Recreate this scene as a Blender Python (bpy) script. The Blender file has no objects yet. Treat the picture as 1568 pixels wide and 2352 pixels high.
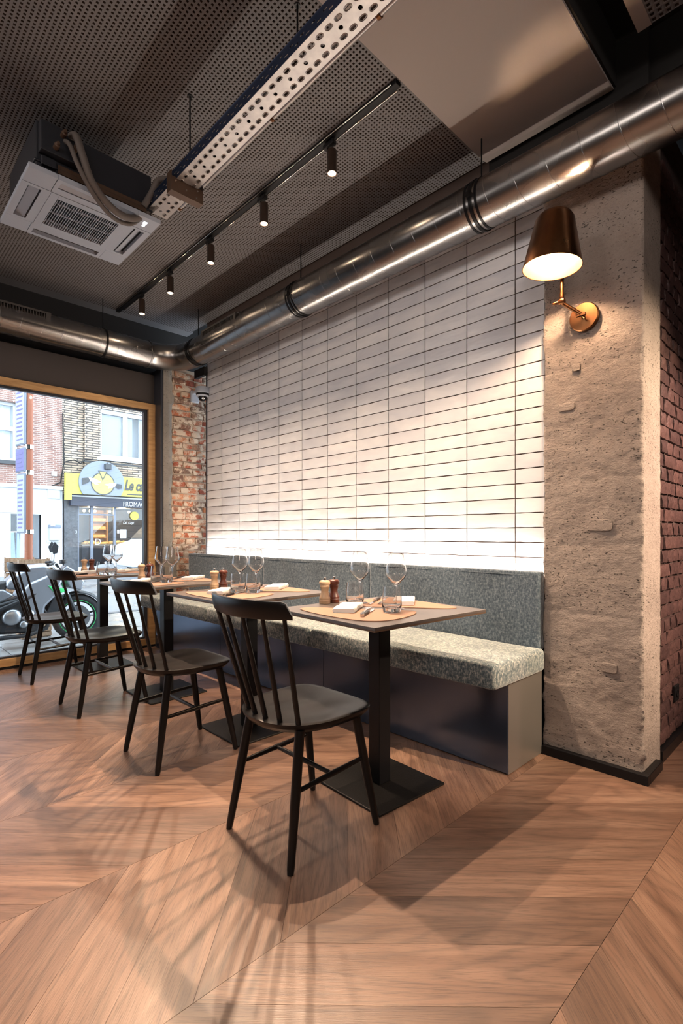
import bpy, bmesh, math, random
import numpy as np
from mathutils import Vector, Matrix, noise
random.seed(7)
PI = math.pi
SC = bpy.context.scene
COL = SC.collection

# ------------------------------------------------------------------ camera
F_PX, PPX, PPY = 1172.0, 784.0, 1228.0
YAW = math.atan2(1985 - 784, F_PX)
CAMZ = 1.07
cam_d = bpy.data.cameras.new('camera')
cam = bpy.data.objects.new('camera', cam_d)
COL.objects.link(cam)
cam.location = (0, 0, CAMZ)
cam.rotation_euler = (PI / 2, 0, YAW)
cam_d.sensor_fit = 'VERTICAL'
cam_d.sensor_height = 36
cam_d.sensor_width = 24
cam_d.lens = F_PX / 2352 * 36
cam_d.shift_y = (PPY - 1176) / 2352
cam_d.clip_start = 0.02
cam_d.clip_end = 200
SC.camera = cam

# ------------------------------------------------------------------ exposure, world
SC.view_settings.view_transform = 'Standard'
SC.view_settings.look = 'None'
SC.view_settings.gamma = 1
SC.view_settings.use_curve_mapping = False
SC.view_settings.exposure = 0.0
SC.cycles.use_denoising = True
SC.cycles.max_bounces = 10
SC.cycles.transparent_max_bounces = 24
SC.cycles.sample_clamp_indirect = 6
w = bpy.data.worlds.new('world')
SC.world = w
w.use_nodes = True
bg = w.node_tree.nodes['Background']
bg.inputs[0].default_value = (0.74, 0.87, 1.0, 1)
bg.inputs[1].default_value = 8.5


def light(name, kind, loc, power, color, target=None, **kw):
    d = bpy.data.lights.new(name, kind)
    d.energy = power
    d.color = color
    for k, v in kw.items():
        setattr(d, k, v)
    o = bpy.data.objects.new(name, d)
    COL.objects.link(o)
    o.location = loc
    if target is not None:
        o.rotation_euler = (Vector(target) - Vector(loc)).to_track_quat('-Z', 'Y').to_euler()
    return o


WARM = (1.0, 0.72, 0.50)
NEUT = (1.0, 0.87, 0.78)
# daylight opening (portal only steers sampling)
po = light('window_portal', 'AREA', (-4.95, 0.3, 1.2), 1, (1, 1, 1), (0, 0.3, 1.2), shape='RECTANGLE', size=3.6, size_y=2.3)
po.data.cycles.is_portal = True
# area lights added as general fill, unseen, behind and beside the camera
light('fill_light', 'AREA', (0.9, 0.3, 3.0), 30, NEUT, (-0.6, 1.2, 0), size=0.9)
light('fill_light', 'AREA', (-1.6, -1.6, 3.0), 42, NEUT, (-1.9, 0.4, 0), size=0.9)
light('fill_light', 'AREA', (-3.6, -1.2, 3.0), 20, NEUT, (-3.2, 0.6, 0), size=0.9)
light('fill_light', 'AREA', (1.6, -2.4, 2.9), 46, NEUT, (-0.6, 1.0, 1.2), size=0.8)
light('fill_light', 'SPOT', (1.8, 2.62, 2.7), 1050, (1.0, 0.76, 0.52), (-0.67, 2.62, 1.2), spot_size=math.radians(40), spot_blend=0.8, shadow_soft_size=0.05)  # unseen warm spot, added to brighten the side face of the pillar
light('passage_lamp', 'SPOT', (0.7, 3.3, 2.3), 190, (1.0, 0.62, 0.55), (-0.68, 3.0, 1.15), spot_size=math.radians(55), spot_blend=1.0, shadow_soft_size=0.05)
# light strip on top of the bench backrest, washing the tiles
light('wall_washer', 'AREA', (-2.80, 2.512, 0.880), 27, (1.0, 0.86, 0.74), (-2.80, 2.534, 1.5), shape='RECTANGLE', size=3.34, size_y=0.016)


# ------------------------------------------------------------------ materials
def mat(name, color=(0.5, 0.5, 0.5), rough=0.5, metal=0.0, **kw):
    m = bpy.data.materials.new(name)
    m.use_nodes = True
    b = m.node_tree.nodes['Principled BSDF']
    b.inputs['Base Color'].default_value = (*color, 1)
    b.inputs['Roughness'].default_value = rough
    b.inputs['Metallic'].default_value = metal
    for k, v in kw.items():
        b.inputs[k].default_value = v
    return m


class NT:
    """small node helper"""
    def __init__(s, m):
        s.t = m.node_tree
        s.b = s.t.nodes['Principled BSDF']

    def n(s, typ, **kw):
        x = s.t.nodes.new(typ)
        for k, v in kw.items():
            setattr(x, k, v)
        return x

    def l(s, a, b):
        s.t.links.new(a, b)

    def coord(s, kind='Object', scale=(1, 1, 1), rnd=0.0, rot=(0, 0, 0)):
        tc = s.n('ShaderNodeTexCoord')
        src = tc.outputs[kind]
        if rnd:
            oi = s.n('ShaderNodeObjectInfo')
            mu = s.n('ShaderNodeVectorMath', operation='SCALE')
            cx = s.n('ShaderNodeCombineXYZ')
            s.l(oi.outputs['Random'], cx.inputs[0])
            s.l(oi.outputs['Random'], cx.inputs[1])
            s.l(oi.outputs['Random'], cx.inputs[2])
            s.l(cx.outputs[0], mu.inputs[0])
            mu.inputs['Scale'].default_value = rnd
            ad = s.n('ShaderNodeVectorMath', operation='ADD')
            s.l(src, ad.inputs[0])
            s.l(mu.outputs[0], ad.inputs[1])
            src = ad.outputs[0]
        mp = s.n('ShaderNodeMapping')
        mp.inputs['Scale'].default_value = scale
        mp.inputs['Rotation'].default_value = rot
        s.l(src, mp.inputs['Vector'])
        return mp.outputs[0]

    def noise(s, vec, scale, detail=3, rough=0.55, dist=0.0):
        x = s.n('ShaderNodeTexNoise')
        x.inputs['Scale'].default_value = scale
        x.inputs['Detail'].default_value = detail
        x.inputs['Roughness'].default_value = rough
        x.inputs['Distortion'].default_value = dist
        if vec is not None:
            s.l(vec, x.inputs['Vector'])
        return x.outputs['Fac']

    def ramp(s, fac, stops):
        x = s.n('ShaderNodeValToRGB')
        e = x.color_ramp.elements
        while len(e) > 1:
            e.remove(e[-1])
        e[0].position = stops[0][0]
        c0 = stops[0][1]
        e[0].color = (*c0, 1) if isinstance(c0, tuple) else (c0, c0, c0, 1)
        for p, c in stops[1:]:
            q = e.new(p)
            q.color = (*c, 1) if isinstance(c, tuple) else (c, c, c, 1)
        s.l(fac, x.inputs[0])
        return x.outputs[0]

    def mix(s, fac, a, b, mode='MIX'):
        x = s.n('ShaderNodeMix', data_type='RGBA', blend_type=mode)
        for sock, v in ((0, fac), (6, a), (7, b)):
            if isinstance(v, (int, float)):
                x.inputs[sock].default_value = v
            elif isinstance(v, tuple):
                x.inputs[sock].default_value = (*v, 1)
            else:
                s.l(v, x.inputs[sock])
        return x.outputs[2]

    def bump(s, h, strength=0.3, dist=0.01, prev=None):
        x = s.n('ShaderNodeBump')
        x.inputs['Strength'].default_value = strength
        x.inputs['Distance'].default_value = dist
        s.l(h, x.inputs['Height'])
        if prev is not None:
            s.l(prev, x.inputs['Normal'])
        return x.outputs[0]


M = {}


def m_simple(key, *a, **k):
    M[key] = mat(key, *a, **k)
    return M[key]


m_simple('chair_black', (0.008, 0.0068, 0.0065), 0.30, **{'Specular IOR Level': 0.26})
m_simple('steel_black', (0.006, 0.006, 0.007), 0.30, 0.0, **{'Specular IOR Level': 0.22})
m_simple('chrome', (0.75, 0.74, 0.72), 0.12, 1.0)
m_simple('black_plastic', (0.006, 0.006, 0.007), 0.42, **{'Specular IOR Level': 0.3})
m_simple('white_plastic', (0.36, 0.40, 0.47), 0.45)
m_simple('ceiling_black', (0.008, 0.007, 0.007), 0.9)
m_simple('hole_shade', (0.030, 0.020, 0.015), 0.9)  # hole walls coloured dark: the shade inside the perforations is painted in
m_simple('felt', (0.010, 0.009, 0.009), 1.0)
m_simple('grout', (0.075, 0.052, 0.045), 0.85)
m_simple('rubber', (0.015, 0.015, 0.017), 0.75)
m_simple('napkin', (0.70, 0.68, 0.66), 0.9)
m_simple('ac_dark', (0.010, 0.012, 0.018), 0.5)
m_simple('bulkhead', (0.050, 0.041, 0.037), 0.65)
m_simple('column_paint', (0.030, 0.034, 0.045), 0.38)
m_simple('plaster', (0.32, 0.275, 0.255), 0.8)
m_simple('room_wall', (0.13, 0.105, 0.09), 0.8)
m_simple('brown_steel', (0.085, 0.050, 0.032), 0.5, 0.3)
m_simple('hose', (0.10, 0.085, 0.078), 0.7)
m_simple('lamp_inner', (0.16, 0.085, 0.035), 0.55)
m_simple('white_paint', (0.44, 0.45, 0.47), 0.6)
m_simple('plate_white', (0.30, 0.31, 0.34), 0.5)
m_simple('stone_dark', (0.085, 0.09, 0.105), 0.5)
m_simple('sign_yellow', (0.38, 0.34, 0.05), 0.5)
m_simple('sign_grey', (0.15, 0.17, 0.215), 0.5)
m_simple('sign_dark', (0.03, 0.032, 0.036), 0.5)
m_simple('sign_cream', (0.26, 0.23, 0.08), 0.5)
m_simple('pole_paint', (0.24, 0.070, 0.030), 0.6)
m_simple('bike_silver', (0.27, 0.285, 0.32), 0.28, 0.6)
m_simple('bike_green', (0.05, 0.55, 0.16), 0.4)
m_simple('bike_dark', (0.012, 0.013, 0.016), 0.45, 0.2)
m_simple('bike_metal', (0.30, 0.31, 0.33), 0.32, 0.9)
m_simple('curtain', (0.82, 0.86, 0.90), 0.9)
m_simple('dress_blue', (0.45, 0.60, 0.75), 0.9)
m_simple('dress_pale', (0.75, 0.68, 0.74), 0.9)
m_simple('cheese', (0.80, 0.55, 0.22), 0.6)
m_simple('shop_wood', (0.40, 0.22, 0.09), 0.6)
m_simple('navy', (0.014, 0.020, 0.040), 0.5)
m_simple('paper', (0.82, 0.84, 0.86), 0.8)
m_simple('van_white', (0.62, 0.65, 0.70), 0.25)
m_simple('sticker', (0.12, 0.11, 0.24), 0.5)


def emis(key, col, st):
    m = mat(key, col, 0.5)
    b = m.node_tree.nodes['Principled BSDF']
    b.inputs['Emission Color'].default_value = (*col, 1)
    b.inputs['Emission Strength'].default_value = st
    M[key] = m


emis('bulb', (1.0, 0.80, 0.55), 30.0)
emis('lamp_bulb', (1.0, 0.66, 0.40), 1300.0)
emis('led', (1.0, 0.80, 0.62), 6.0)
emis('indicator', (0.9, 0.95, 1.0), 5.0)
emis('shop_bulb', (1.0, 0.75, 0.42), 14.0)


def make_glass():
    m = bpy.data.materials.new('drinking_glass')
    m.use_nodes = True
    b = m.node_tree.nodes['Principled BSDF']
    b.inputs['Base Color'].default_value = (1, 1, 1, 1)
    b.inputs['Roughness'].default_value = 0.0
    b.inputs['IOR'].default_value = 1.48
    b.inputs['Transmission Weight'].default_value = 1.0
    M['glass'] = m
    for key, tint in (('pane', (0.96, 0.98, 0.98)), ('far_pane', (0.93, 0.95, 0.97))):
        m = bpy.data.materials.new(key)
        m.use_nodes = True
        t = m.node_tree
        t.nodes.clear()
        o = t.nodes.new('ShaderNodeOutputMaterial')
        tr = t.nodes.new('ShaderNodeBsdfTransparent')
        tr.inputs[0].default_value = (*tint, 1)
        gl = t.nodes.new('ShaderNodeBsdfGlossy')
        gl.inputs['Roughness'].default_value = 0.0
        fr = t.nodes.new('ShaderNodeFresnel')
        fr.inputs[0].default_value = 1.5
        mx = t.nodes.new('ShaderNodeMixShader')
        t.links.new(fr.outputs[0], mx.inputs[0])
        t.links.new(tr.outputs[0], mx.inputs[1])
        t.links.new(gl.outputs[0], mx.inputs[2])
        t.links.new(mx.outputs[0], o.inputs[0])
        M[key] = m


make_glass()


def make_wood_floor(key, a, b_, c):
    m = mat(key, a, 0.4)
    k = NT(m)
    v = k.coord('Object', (1.8, 16, 16), rnd=37.0)
    g = k.noise(v, 1.0, 3, 0.6, 0.6)
    v2 = k.coord('Object', (16, 420, 60), rnd=11.0)
    f = k.noise(v2, 1.0, 3, 0.6, 0.0)
    # cathedral figure: contour lines of a stretched smooth noise
    v3 = k.coord('Object', (0.75, 6.5, 6.5), rnd=53.0)
    cn = k.noise(v3, 1.0, 1.2, 0.45, 0.25)
    mu = k.n('ShaderNodeMath', operation='MULTIPLY')
    mu.inputs[1].default_value = 105.0
    k.l(cn, mu.inputs[0])
    sn = k.n('ShaderNodeMath', operation='SINE')
    k.l(mu.outputs[0], sn.inputs[0])
    mr = k.n('ShaderNodeMapRange')
    mr.inputs['From Min'].default_value = -1
    k.l(sn.outputs[0], mr.inputs['Value'])
    rings = k.ramp(mr.outputs[0], [(0.0, 0.50), (0.25, 0.86), (1.0, 1.0)])
    base = k.ramp(g, [(0.25, a), (0.5, b_), (0.78, c)])
    x1 = k.mix(0.50, base, rings, 'MULTIPLY')
    fr = k.ramp(f, [(0.36, 0.42), (0.48, 1.0)])
    x2 = k.mix(0.62, x1, fr, 'MULTIPLY')
    oi = k.n('ShaderNodeObjectInfo')
    tone = k.ramp(oi.outputs['Random'], [(0.0, (0.70, 0.68, 0.67)), (0.5, (0.95, 0.93, 0.92)), (1.0, (1.18, 1.14, 1.10))])
    x3 = k.mix(1.0, x2, tone, 'MULTIPLY')
    k.l(x3, k.b.inputs['Base Color'])
    rr = k.ramp(f, [(0.3, 0.46), (0.7, 0.30)])
    k.l(rr, k.b.inputs['Roughness'])
    k.l(k.bump(f, 0.18, 0.003), k.b.inputs['Normal'])
    k.b.inputs['Coat Weight'].default_value = 0.35
    k.b.inputs['Coat Roughness'].default_value = 0.36
    M[key] = m


make_wood_floor('oak', (0.135, 0.073, 0.048), (0.228, 0.133, 0.090), (0.34, 0.215, 0.152))


def make_tile():
    m = mat('tile_glaze', (0.62, 0.60, 0.60), 0.22)
    k = NT(m)
    v = k.coord('Object', (3, 3, 7), rnd=20.0)
    n1 = k.noise(v, 1.6, 3, 0.5, 0.4)
    c = k.ramp(n1, [(0.3, (0.64, 0.665, 0.71)), (0.55, (0.72, 0.74, 0.77)), (0.75, (0.80, 0.81, 0.83))])
    oi = k.n('ShaderNodeObjectInfo')
    tone = k.ramp(oi.outputs['Random'], [(0.0, (0.90, 0.90, 0.92)), (1.0, (1.06, 1.05, 1.04))])
    k.l(k.mix(1.0, c, tone, 'MULTIPLY'), k.b.inputs['Base Color'])
    v2 = k.coord('Object', (4, 4, 12), rnd=20.0)
    k.l(k.bump(k.noise(v2, 1.5, 2), 0.55, 0.006), k.b.inputs['Normal'])
    k.b.inputs['Roughness'].default_value = 0.30
    M['tile'] = m


make_tile()


def make_concrete(key, c0, c1, c2, pit=1.0):
    m = mat(key, c1, 0.88)
    k = NT(m)
    v = k.coord('Object')
    n1 = k.noise(v, 3.0, 5, 0.65)
    fine = k.noise(v, 95.0, 4, 0.7)
    rough = k.noise(k.coord('Object', (1, 1, 1.8)), 26.0, 5, 0.75)
    # pits: clusters of small dark holes, following the board layers
    lay = k.noise(k.coord('Object', (1.2, 1.2, 4.0)), 3.2, 4, 0.7)
    p1 = k.noise(k.coord('Object', (1, 1, 1.9)), 75.0, 2, 0.5)
    p2 = k.noise(k.coord('Object', (1, 1, 1.6)), 30.0, 3, 0.6)

    def mul(a, b):
        x = k.n('ShaderNodeMath', operation='MULTIPLY')
        k.l(a, x.inputs[0])
        k.l(b, x.inputs[1])
        return x.outputs[0]
    a = mul(k.ramp(p1, [(0.31, 1.0), (0.37, 0.0)]), k.ramp(lay, [(0.40, 0.0), (0.56, 1.0)]))
    b_ = mul(k.ramp(p2, [(0.27, 1.0), (0.32, 0.0)]), k.ramp(lay, [(0.36, 0.0), (0.50, 1.0)]))
    mx = k.n('ShaderNodeMath', operation='MAXIMUM')
    k.l(a, mx.inputs[0])
    k.l(b_, mx.inputs[1])
    pits = mx.outputs[0]
    base = k.ramp(n1, [(0.3, c0), (0.5, c1), (0.72, c2)])
    base = k.mix(0.5, base, k.ramp(fine, [(0.3, 0.80), (0.7, 1.12)]), 'MULTIPLY')
    k.l(k.mix(pits, base, tuple(x * 0.30 for x in c0)), k.b.inputs['Base Color'])
    inv = k.n('ShaderNodeMath', operation='SUBTRACT')
    inv.inputs[0].default_value = 1.0
    k.l(pits, inv.inputs[1])
    b1 = k.bump(inv.outputs[0], 1.0 * min(pit, 1), 0.006)
    b2 = k.bump(fine, 0.45 * pit, 0.004, b1)
    b3 = k.bump(rough, 0.55 * pit, 0.014, b2)
    k.l(b3, k.b.inputs['Normal'])
    M[key] = m


make_concrete('pillar_paint', (0.225, 0.185, 0.162), (0.29, 0.24, 0.21), (0.345, 0.29, 0.255), 1.2)
make_concrete('raw_concrete', (0.15, 0.13, 0.11), (0.21, 0.185, 0.155), (0.28, 0.245, 0.20), 0.5)


def make_brick(key, stops, rough=0.85, spec=0.3, mort=None, mscale=14):
    m = mat(key, stops[0][1], rough)
    k = NT(m)
    oi = k.n('ShaderNodeObjectInfo')
    c = k.ramp(oi.outputs['Random'], stops)
    v = k.coord('Object', rnd=9.0)
    n = k.noise(v, 42.0, 4, 0.7)
    c2 = k.mix(1.0, c, k.ramp(n, [(0.3, 0.55), (0.7, 1.25)]), 'MULTIPLY')
    if mort:
        n3 = k.noise(v, mscale, 4, 0.7)
        c2 = k.mix(k.ramp(n3, [(0.46, 0.0), (0.55, 1.0)]), c2, mort)
    k.l(c2, k.b.inputs['Base Color'])
    k.b.inputs['Specular IOR Level'].default_value = spec
    k.l(k.bump(n, 0.6, 0.008), k.b.inputs['Normal'])
    M[key] = m


make_brick('brick_red', [(0.0, (0.42, 0.11, 0.045)), (0.25, (0.30, 0.085, 0.05)), (0.45, (0.50, 0.17, 0.08)),
                         (0.62, (0.14, 0.085, 0.06)), (0.78, (0.36, 0.20, 0.13)), (1.0, (0.55, 0.22, 0.10))], mort=(0.55, 0.43, 0.32))
make_brick('brick_painted', [(0.0, (0.060, 0.032, 0.032)), (1.0, (0.095, 0.050, 0.047))], 0.42, 0.6)
make_concrete('mortar', (0.40, 0.30, 0.21), (0.55, 0.43, 0.32), (0.66, 0.53, 0.41), 0.9)
make_concrete('mortar_dark', (0.035, 0.020, 0.020), (0.055, 0.032, 0.03), (0.075, 0.045, 0.042), 1.0)


def make_fabric(key, lo, mid, hi):
    m = mat(key, mid, 0.9)
    k = NT(m)
    v = k.coord('Object', (85, 85, 70))
    a = k.noise(v, 1.0, 4, 0.75)
    v2 = k.coord('Object', (300, 300, 38))
    f = k.noise(v2, 1.0, 3, 0.7)
    v4 = k.coord('Object', (30, 200, 200))
    f2 = k.noise(v4, 1.0, 3, 0.7)
    v3 = k.coord('Object', (3, 3, 3))
    l = k.noise(v3, 1.0, 2)
    s1 = k.mix(0.40, a, f)
    s2 = k.mix(0.14, s1, f2)
    c = k.ramp(s2, [(0.37, lo), (0.49, mid), (0.61, hi)])
    c2 = k.mix(1.0, c, k.ramp(l, [(0.3, 0.80), (0.7, 1.15)]), 'MULTIPLY')
    k.l(c2, k.b.inputs['Base Color'])
    k.b.inputs['Sheen Weight'].default_value = 0.35
    k.b.inputs['Sheen Roughness'].default_value = 0.4
    k.l(k.bump(s2, 0.5, 0.004), k.b.inputs['Normal'])
    M[key] = m


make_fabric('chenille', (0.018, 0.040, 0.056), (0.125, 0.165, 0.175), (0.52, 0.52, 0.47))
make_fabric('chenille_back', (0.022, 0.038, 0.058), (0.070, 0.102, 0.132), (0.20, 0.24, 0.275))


def make_duct():
    m = mat('galvanised', (0.50, 0.49, 0.48), 0.22, 1.0)
    k = NT(m)
    v = k.coord('Object', (6, 6, 6))
    n = k.noise(v, 0.6, 1)
    k.l(k.ramp(n, [(0.3, 0.24), (0.7, 0.30)]), k.b.inputs['Roughness'])
    k.l(k.ramp(n, [(0.3, (0.30, 0.295, 0.295)), (0.7, (0.35, 0.345, 0.34))]), k.b.inputs['Base Color'])
    M['duct'] = m
    m = mat('zinc_tray', (0.40, 0.37, 0.35), 0.38, 0.6)
    k = NT(m)
    n = k.noise(k.coord('Object', (20, 20, 20)), 1.0, 4)
    k.l(k.ramp(n, [(0.3, (0.34, 0.32, 0.31)), (0.7, (0.46, 0.43, 0.41))]), k.b.inputs['Base Color'])
    M['zinc'] = m
    m = mat('copper', (0.42, 0.17, 0.055), 0.32, 1.0)
    k = NT(m)
    n = k.noise(k.coord('Object', (9, 9, 4)), 1.0, 4, 0.6)
    k.l(k.ramp(n, [(0.3, (0.10, 0.042, 0.020)), (0.55, (0.19, 0.082, 0.033)), (0.75, (0.28, 0.135, 0.06))]), k.b.inputs['Base Color'])
    k.l(k.ramp(n, [(0.3, 0.45), (0.7, 0.27)]), k.b.inputs['Roughness'])
    M['copper'] = m
    m = mat('sheet_metal', (0.12, 0.155, 0.23), 0.2, 0.85)
    k = NT(m)
    M['sheet'] = m
    m = mat('steel_end', (0.26, 0.24, 0.22), 0.40, 0.7)
    M['steel_end'] = m
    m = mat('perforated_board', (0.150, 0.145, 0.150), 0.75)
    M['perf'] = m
    m = mat('table_board', (0.095, 0.080, 0.074), 0.34)
    M['table_top'] = m
    m = mat('table_edge', (0.11, 0.065, 0.04), 0.5)
    M['table_edge'] = m
    m = mat('leather', (0.30, 0.170, 0.112), 0.6)
    k = NT(m)
    n = k.noise(k.coord('Object', (300, 300, 300)), 1.0, 2)
    k.l(k.bump(n, 0.2, 0.001), k.b.inputs['Normal'])
    M['leather'] = m
    for key, a, b_ in (('beech', (0.46, 0.29, 0.16), (0.58, 0.40, 0.25)), ('dark_wood', (0.055, 0.011, 0.006), (0.11, 0.024, 0.010)),
                       ('frame_oak', (0.42, 0.24, 0.10), (0.56, 0.34, 0.15)), ('crate_wood', (0.20, 0.115, 0.065), (0.34, 0.23, 0.15))):
        m = mat(key, a, 0.38)
        k = NT(m)
        n = k.noise(k.coord('Object', (60, 60, 6) if key != 'frame_oak' else (40, 6, 40)), 1.0, 3, 0.6, 0.5)
        k.l(k.ramp(n, [(0.35, a), (0.65, b_)]), k.b.inputs['Base Color'])
        M[key] = m


make_duct()


def make_street():
    def brickmat(key, c1, c2, mo, sx, sy, mortar, off=0.5):
        m = mat(key, c1, 0.85)
        k = NT(m)
        tc = k.n('ShaderNodeTexCoord')
        sp = k.n('ShaderNodeSeparateXYZ')
        k.l(tc.outputs['Object'], sp.inputs[0])
        cb = k.n('ShaderNodeCombineXYZ')
        sm = k.n('ShaderNodeMath', operation='ADD')
        k.l(sp.outputs[0], sm.inputs[0])
        k.l(sp.outputs[1], sm.inputs[1])
        k.l(sm.outputs[0], cb.inputs[0])
        k.l(sp.outputs[2], cb.inputs[1])
        br = k.n('ShaderNodeTexBrick')
        br.offset = off
        br.inputs['Color1'].default_value = (*c1, 1)
        br.inputs['Color2'].default_value = (*c2, 1)
        br.inputs['Mortar'].default_value = (*mo, 1)
        br.inputs['Scale'].default_value = 1.0
        br.inputs['Brick Width'].default_value = sx
        br.inputs['Row Height'].default_value = sy
        br.inputs['Mortar Size'].default_value = mortar
        br.inputs['Bias'].default_value = -0.1
        k.l(cb.outputs[0], br.inputs['Vector'])
        n = k.noise(k.coord('Object'), 2.5, 3)
        k.l(k.mix(1.0, br.outputs['Color'], k.ramp(n, [(0.3, 0.85), (0.7, 1.12)]), 'MULTIPLY'), k.b.inputs['Base Color'])
        k.l(k.bump(br.outputs['Fac'], -0.5, 0.01), k.b.inputs['Normal'])
        M[key] = m
    brickmat('brick_pink', (0.22, 0.120, 0.095), (0.13, 0.070, 0.060), (0.34, 0.27, 0.24), 0.20, 0.065, 0.010)
    brickmat('brick_cream', (0.38, 0.31, 0.23), (0.29, 0.20, 0.145), (0.05, 0.042, 0.038), 0.42, 0.085, 0.017)
    m = mat('asphalt', (0.28, 0.29, 0.31), 0.45)
    k = NT(m)
    n = k.noise(k.coord('Object', (1, 1, 1)), 0.9, 5, 0.6)
    k.l(k.ramp(n, [(0.3, (0.09, 0.095, 0.105)), (0.7, (0.18, 0.185, 0.20))]), k.b.inputs['Base Color'])
    k.l(k.ramp(n, [(0.35, 0.22), (0.65, 0.6)]), k.b.inputs['Roughness'])
    k.l(k.bump(k.noise(k.coord('Object'), 60, 3), 0.3, 0.01), k.b.inputs['Normal'])
    M['asphalt'] = m
    m = mat('paving', (0.4, 0.4, 0.4), 0.4)
    k = NT(m)
    n = k.noise(k.coord('Object', (1, 1, 1), rnd=5.0), 1.7, 5, 0.65)
    c = k.ramp(n, [(0.3, (0.085, 0.085, 0.085)), (0.55, (0.16, 0.157, 0.155)), (0.75, (0.23, 0.227, 0.225))])
    k.l(c, k.b.inputs['Base Color'])
    k.l(k.ramp(n, [(0.3, 0.16), (0.65, 0.55)]), k.b.inputs['Roughness'])
    M['paving'] = m
    m = mat('bluestone', (0.085, 0.09, 0.105), 0.5)
    k = NT(m)
    n = k.noise(k.coord('Object', (1, 1, 1)), 9, 5, 0.7)
    k.l(k.ramp(n, [(0.3, (0.028, 0.03, 0.037)), (0.7, (0.08, 0.085, 0.095))]), k.b.inputs['Base Color'])
    M['bluestone'] = m


make_street()


# ------------------------------------------------------------------ mesh helpers
class MB:
    def __init__(s):
        s.v = []
        s.f = []
        s.nb = 0

    def add(s, vs, fs):
        o = len(s.v)
        s.v.extend([tuple(v) for v in vs])
        s.f.extend([tuple(i + o for i in f) for f in fs])
        return s

    def box(s, x0, x1, y0, y1, z0, z1, R=None, o=(0, 0, 0)):
        e = 0.00018 * (s.nb % 5)      # keeps touching boxes of one mesh from sharing a plane
        s.nb += 1
        x0, x1, y0, y1, z0, z1 = min(x0, x1) - e, max(x0, x1) + e, min(y0, y1) - e, max(y0, y1) + e, min(z0, z1) - e, max(z0, z1) + e
        vs = [(x, y, z) for z in (z0, z1) for y in (y0, y1) for x in (x0, x1)]
        if R is not None:
            vs = [tuple(R @ Vector(v) + Vector(o)) for v in vs]
        return s.add(vs, [(0, 2, 3, 1), (4, 5, 7, 6), (0, 1, 5, 4), (2, 6, 7, 3), (0, 4, 6, 2), (1, 3, 7, 5)])

    def tube(s, pts, r, n=10, cap=True, up=None):
        """tube through points, r number or list; frames transported"""
        P = [Vector(p) for p in pts]
        rs = r if isinstance(r, (list, tuple)) else [r] * len(P)
        T = []
        for i in range(len(P)):
            a = P[max(i - 1, 0)]
            b = P[min(i + 1, len(P) - 1)]
            T.append((b - a).normalized())
        ref = Vector((0, 0, 1)) if abs(T[0].z) < 0.9 else Vector((1, 0, 0))
        N = T[0].cross(ref).normalized()
        vs = []
        for i, p in enumerate(P):
            N = (N - T[i] * N.dot(T[i])).normalized()
            B = T[i].cross(N)
            for k in range(n):
                a = 2 * PI * k / n
                vs.append(p + (N * math.cos(a) + B * math.sin(a)) * rs[i])
        fs = []
        for i in range(len(P) - 1):
            for k in range(n):
                k2 = (k + 1) % n
                fs.append((i * n + k, i * n + k2, (i + 1) * n + k2, (i + 1) * n + k))
        if cap:
            fs.append(tuple(reversed(range(n))))
            fs.append(tuple(range((len(P) - 1) * n, len(P) * n)))
        return s.add(vs, fs)

    def lathe(s, prof, n=24, R=None, o=(0, 0, 0), closed=False, cap=True):
        """profile of (r,z) around local z"""
        vs = []
        for (r, z) in prof:
            for k in range(n):
                a = 2 * PI * k / n
                v = Vector((max(r, 1e-5) * math.cos(a), max(r, 1e-5) * math.sin(a), z))
                if R is not None:
                    v = R @ v
                vs.append(v + Vector(o))
        fs = []
        m = len(prof)
        rng = m if closed else m - 1
        for i in range(rng):
            j = (i + 1) % m
            for k in range(n):
                k2 = (k + 1) % n
                fs.append((i * n + k, i * n + k2, j * n + k2, j * n + k))
        if not closed and cap:
            if prof[0][0] > 1e-4:
                fs.append(tuple(reversed(range(n))))
            if prof[-1][0] > 1e-4:
                fs.append(tuple(range((m - 1) * n, m * n)))
        return s.add(vs, fs)

    def prism(s, poly, z0, z1, R=None, o=(0, 0, 0)):
        n = len(poly)
        vs = [Vector((x, y, z0)) for x, y in poly] + [Vector((x, y, z1)) for x, y in poly]
        if R is not None:
            vs = [R @ v for v in vs]
        vs = [v + Vector(o) for v in vs]
        fs = [tuple(reversed(range(n))), tuple(range(n, 2 * n))]
        for i in range(n):
            j = (i + 1) % n
            fs.append((i, j, n + j, n + i))
        return s.add(vs, fs)

    def mesh(s, name, m=None, smooth=None):
        me = bpy.data.meshes.new(name)
        me.from_pydata(s.v, [], s.f)
        me.update()
        bm = bmesh.new()
        bm.from_mesh(me)
        bmesh.ops.recalc_face_normals(bm, faces=bm.faces)
        bm.to_mesh(me)
        bm.free()
        if smooth is not None:
            me.polygons.foreach_set('use_smooth', [True] * len(me.polygons))
            me.set_sharp_from_angle(angle=math.radians(smooth))
        if m:
            me.materials.append(M[m] if isinstance(m, str) else m)
        return me

    def part(s, name, m, parent=None, smooth=None, bevel=0, loc=None, **props):
        o = bpy.data.objects.new(name, s.mesh(name, m, smooth))
        COL.objects.link(o)
        if parent is not None:
            o.parent = parent
        if loc:
            o.location = loc
        if bevel:
            b = o.modifiers.new('bevel', 'BEVEL')
            b.width = bevel
            b.segments = 2
            b.limit_method = 'ANGLE'
            b.angle_limit = math.radians(50)
        for k, v in props.items():
            o[k] = v
        return o


RX = Matrix.Rotation(PI / 2, 3, 'X')
RY = Matrix.Rotation(PI / 2, 3, 'Y')


def tag(o, label=None, cat=None, group=None, kind=None):
    if label:
        o['label'] = label
    if cat:
        o['category'] = cat
    if group:
        o['group'] = group
    if kind:
        o['kind'] = kind
    return o


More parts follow.
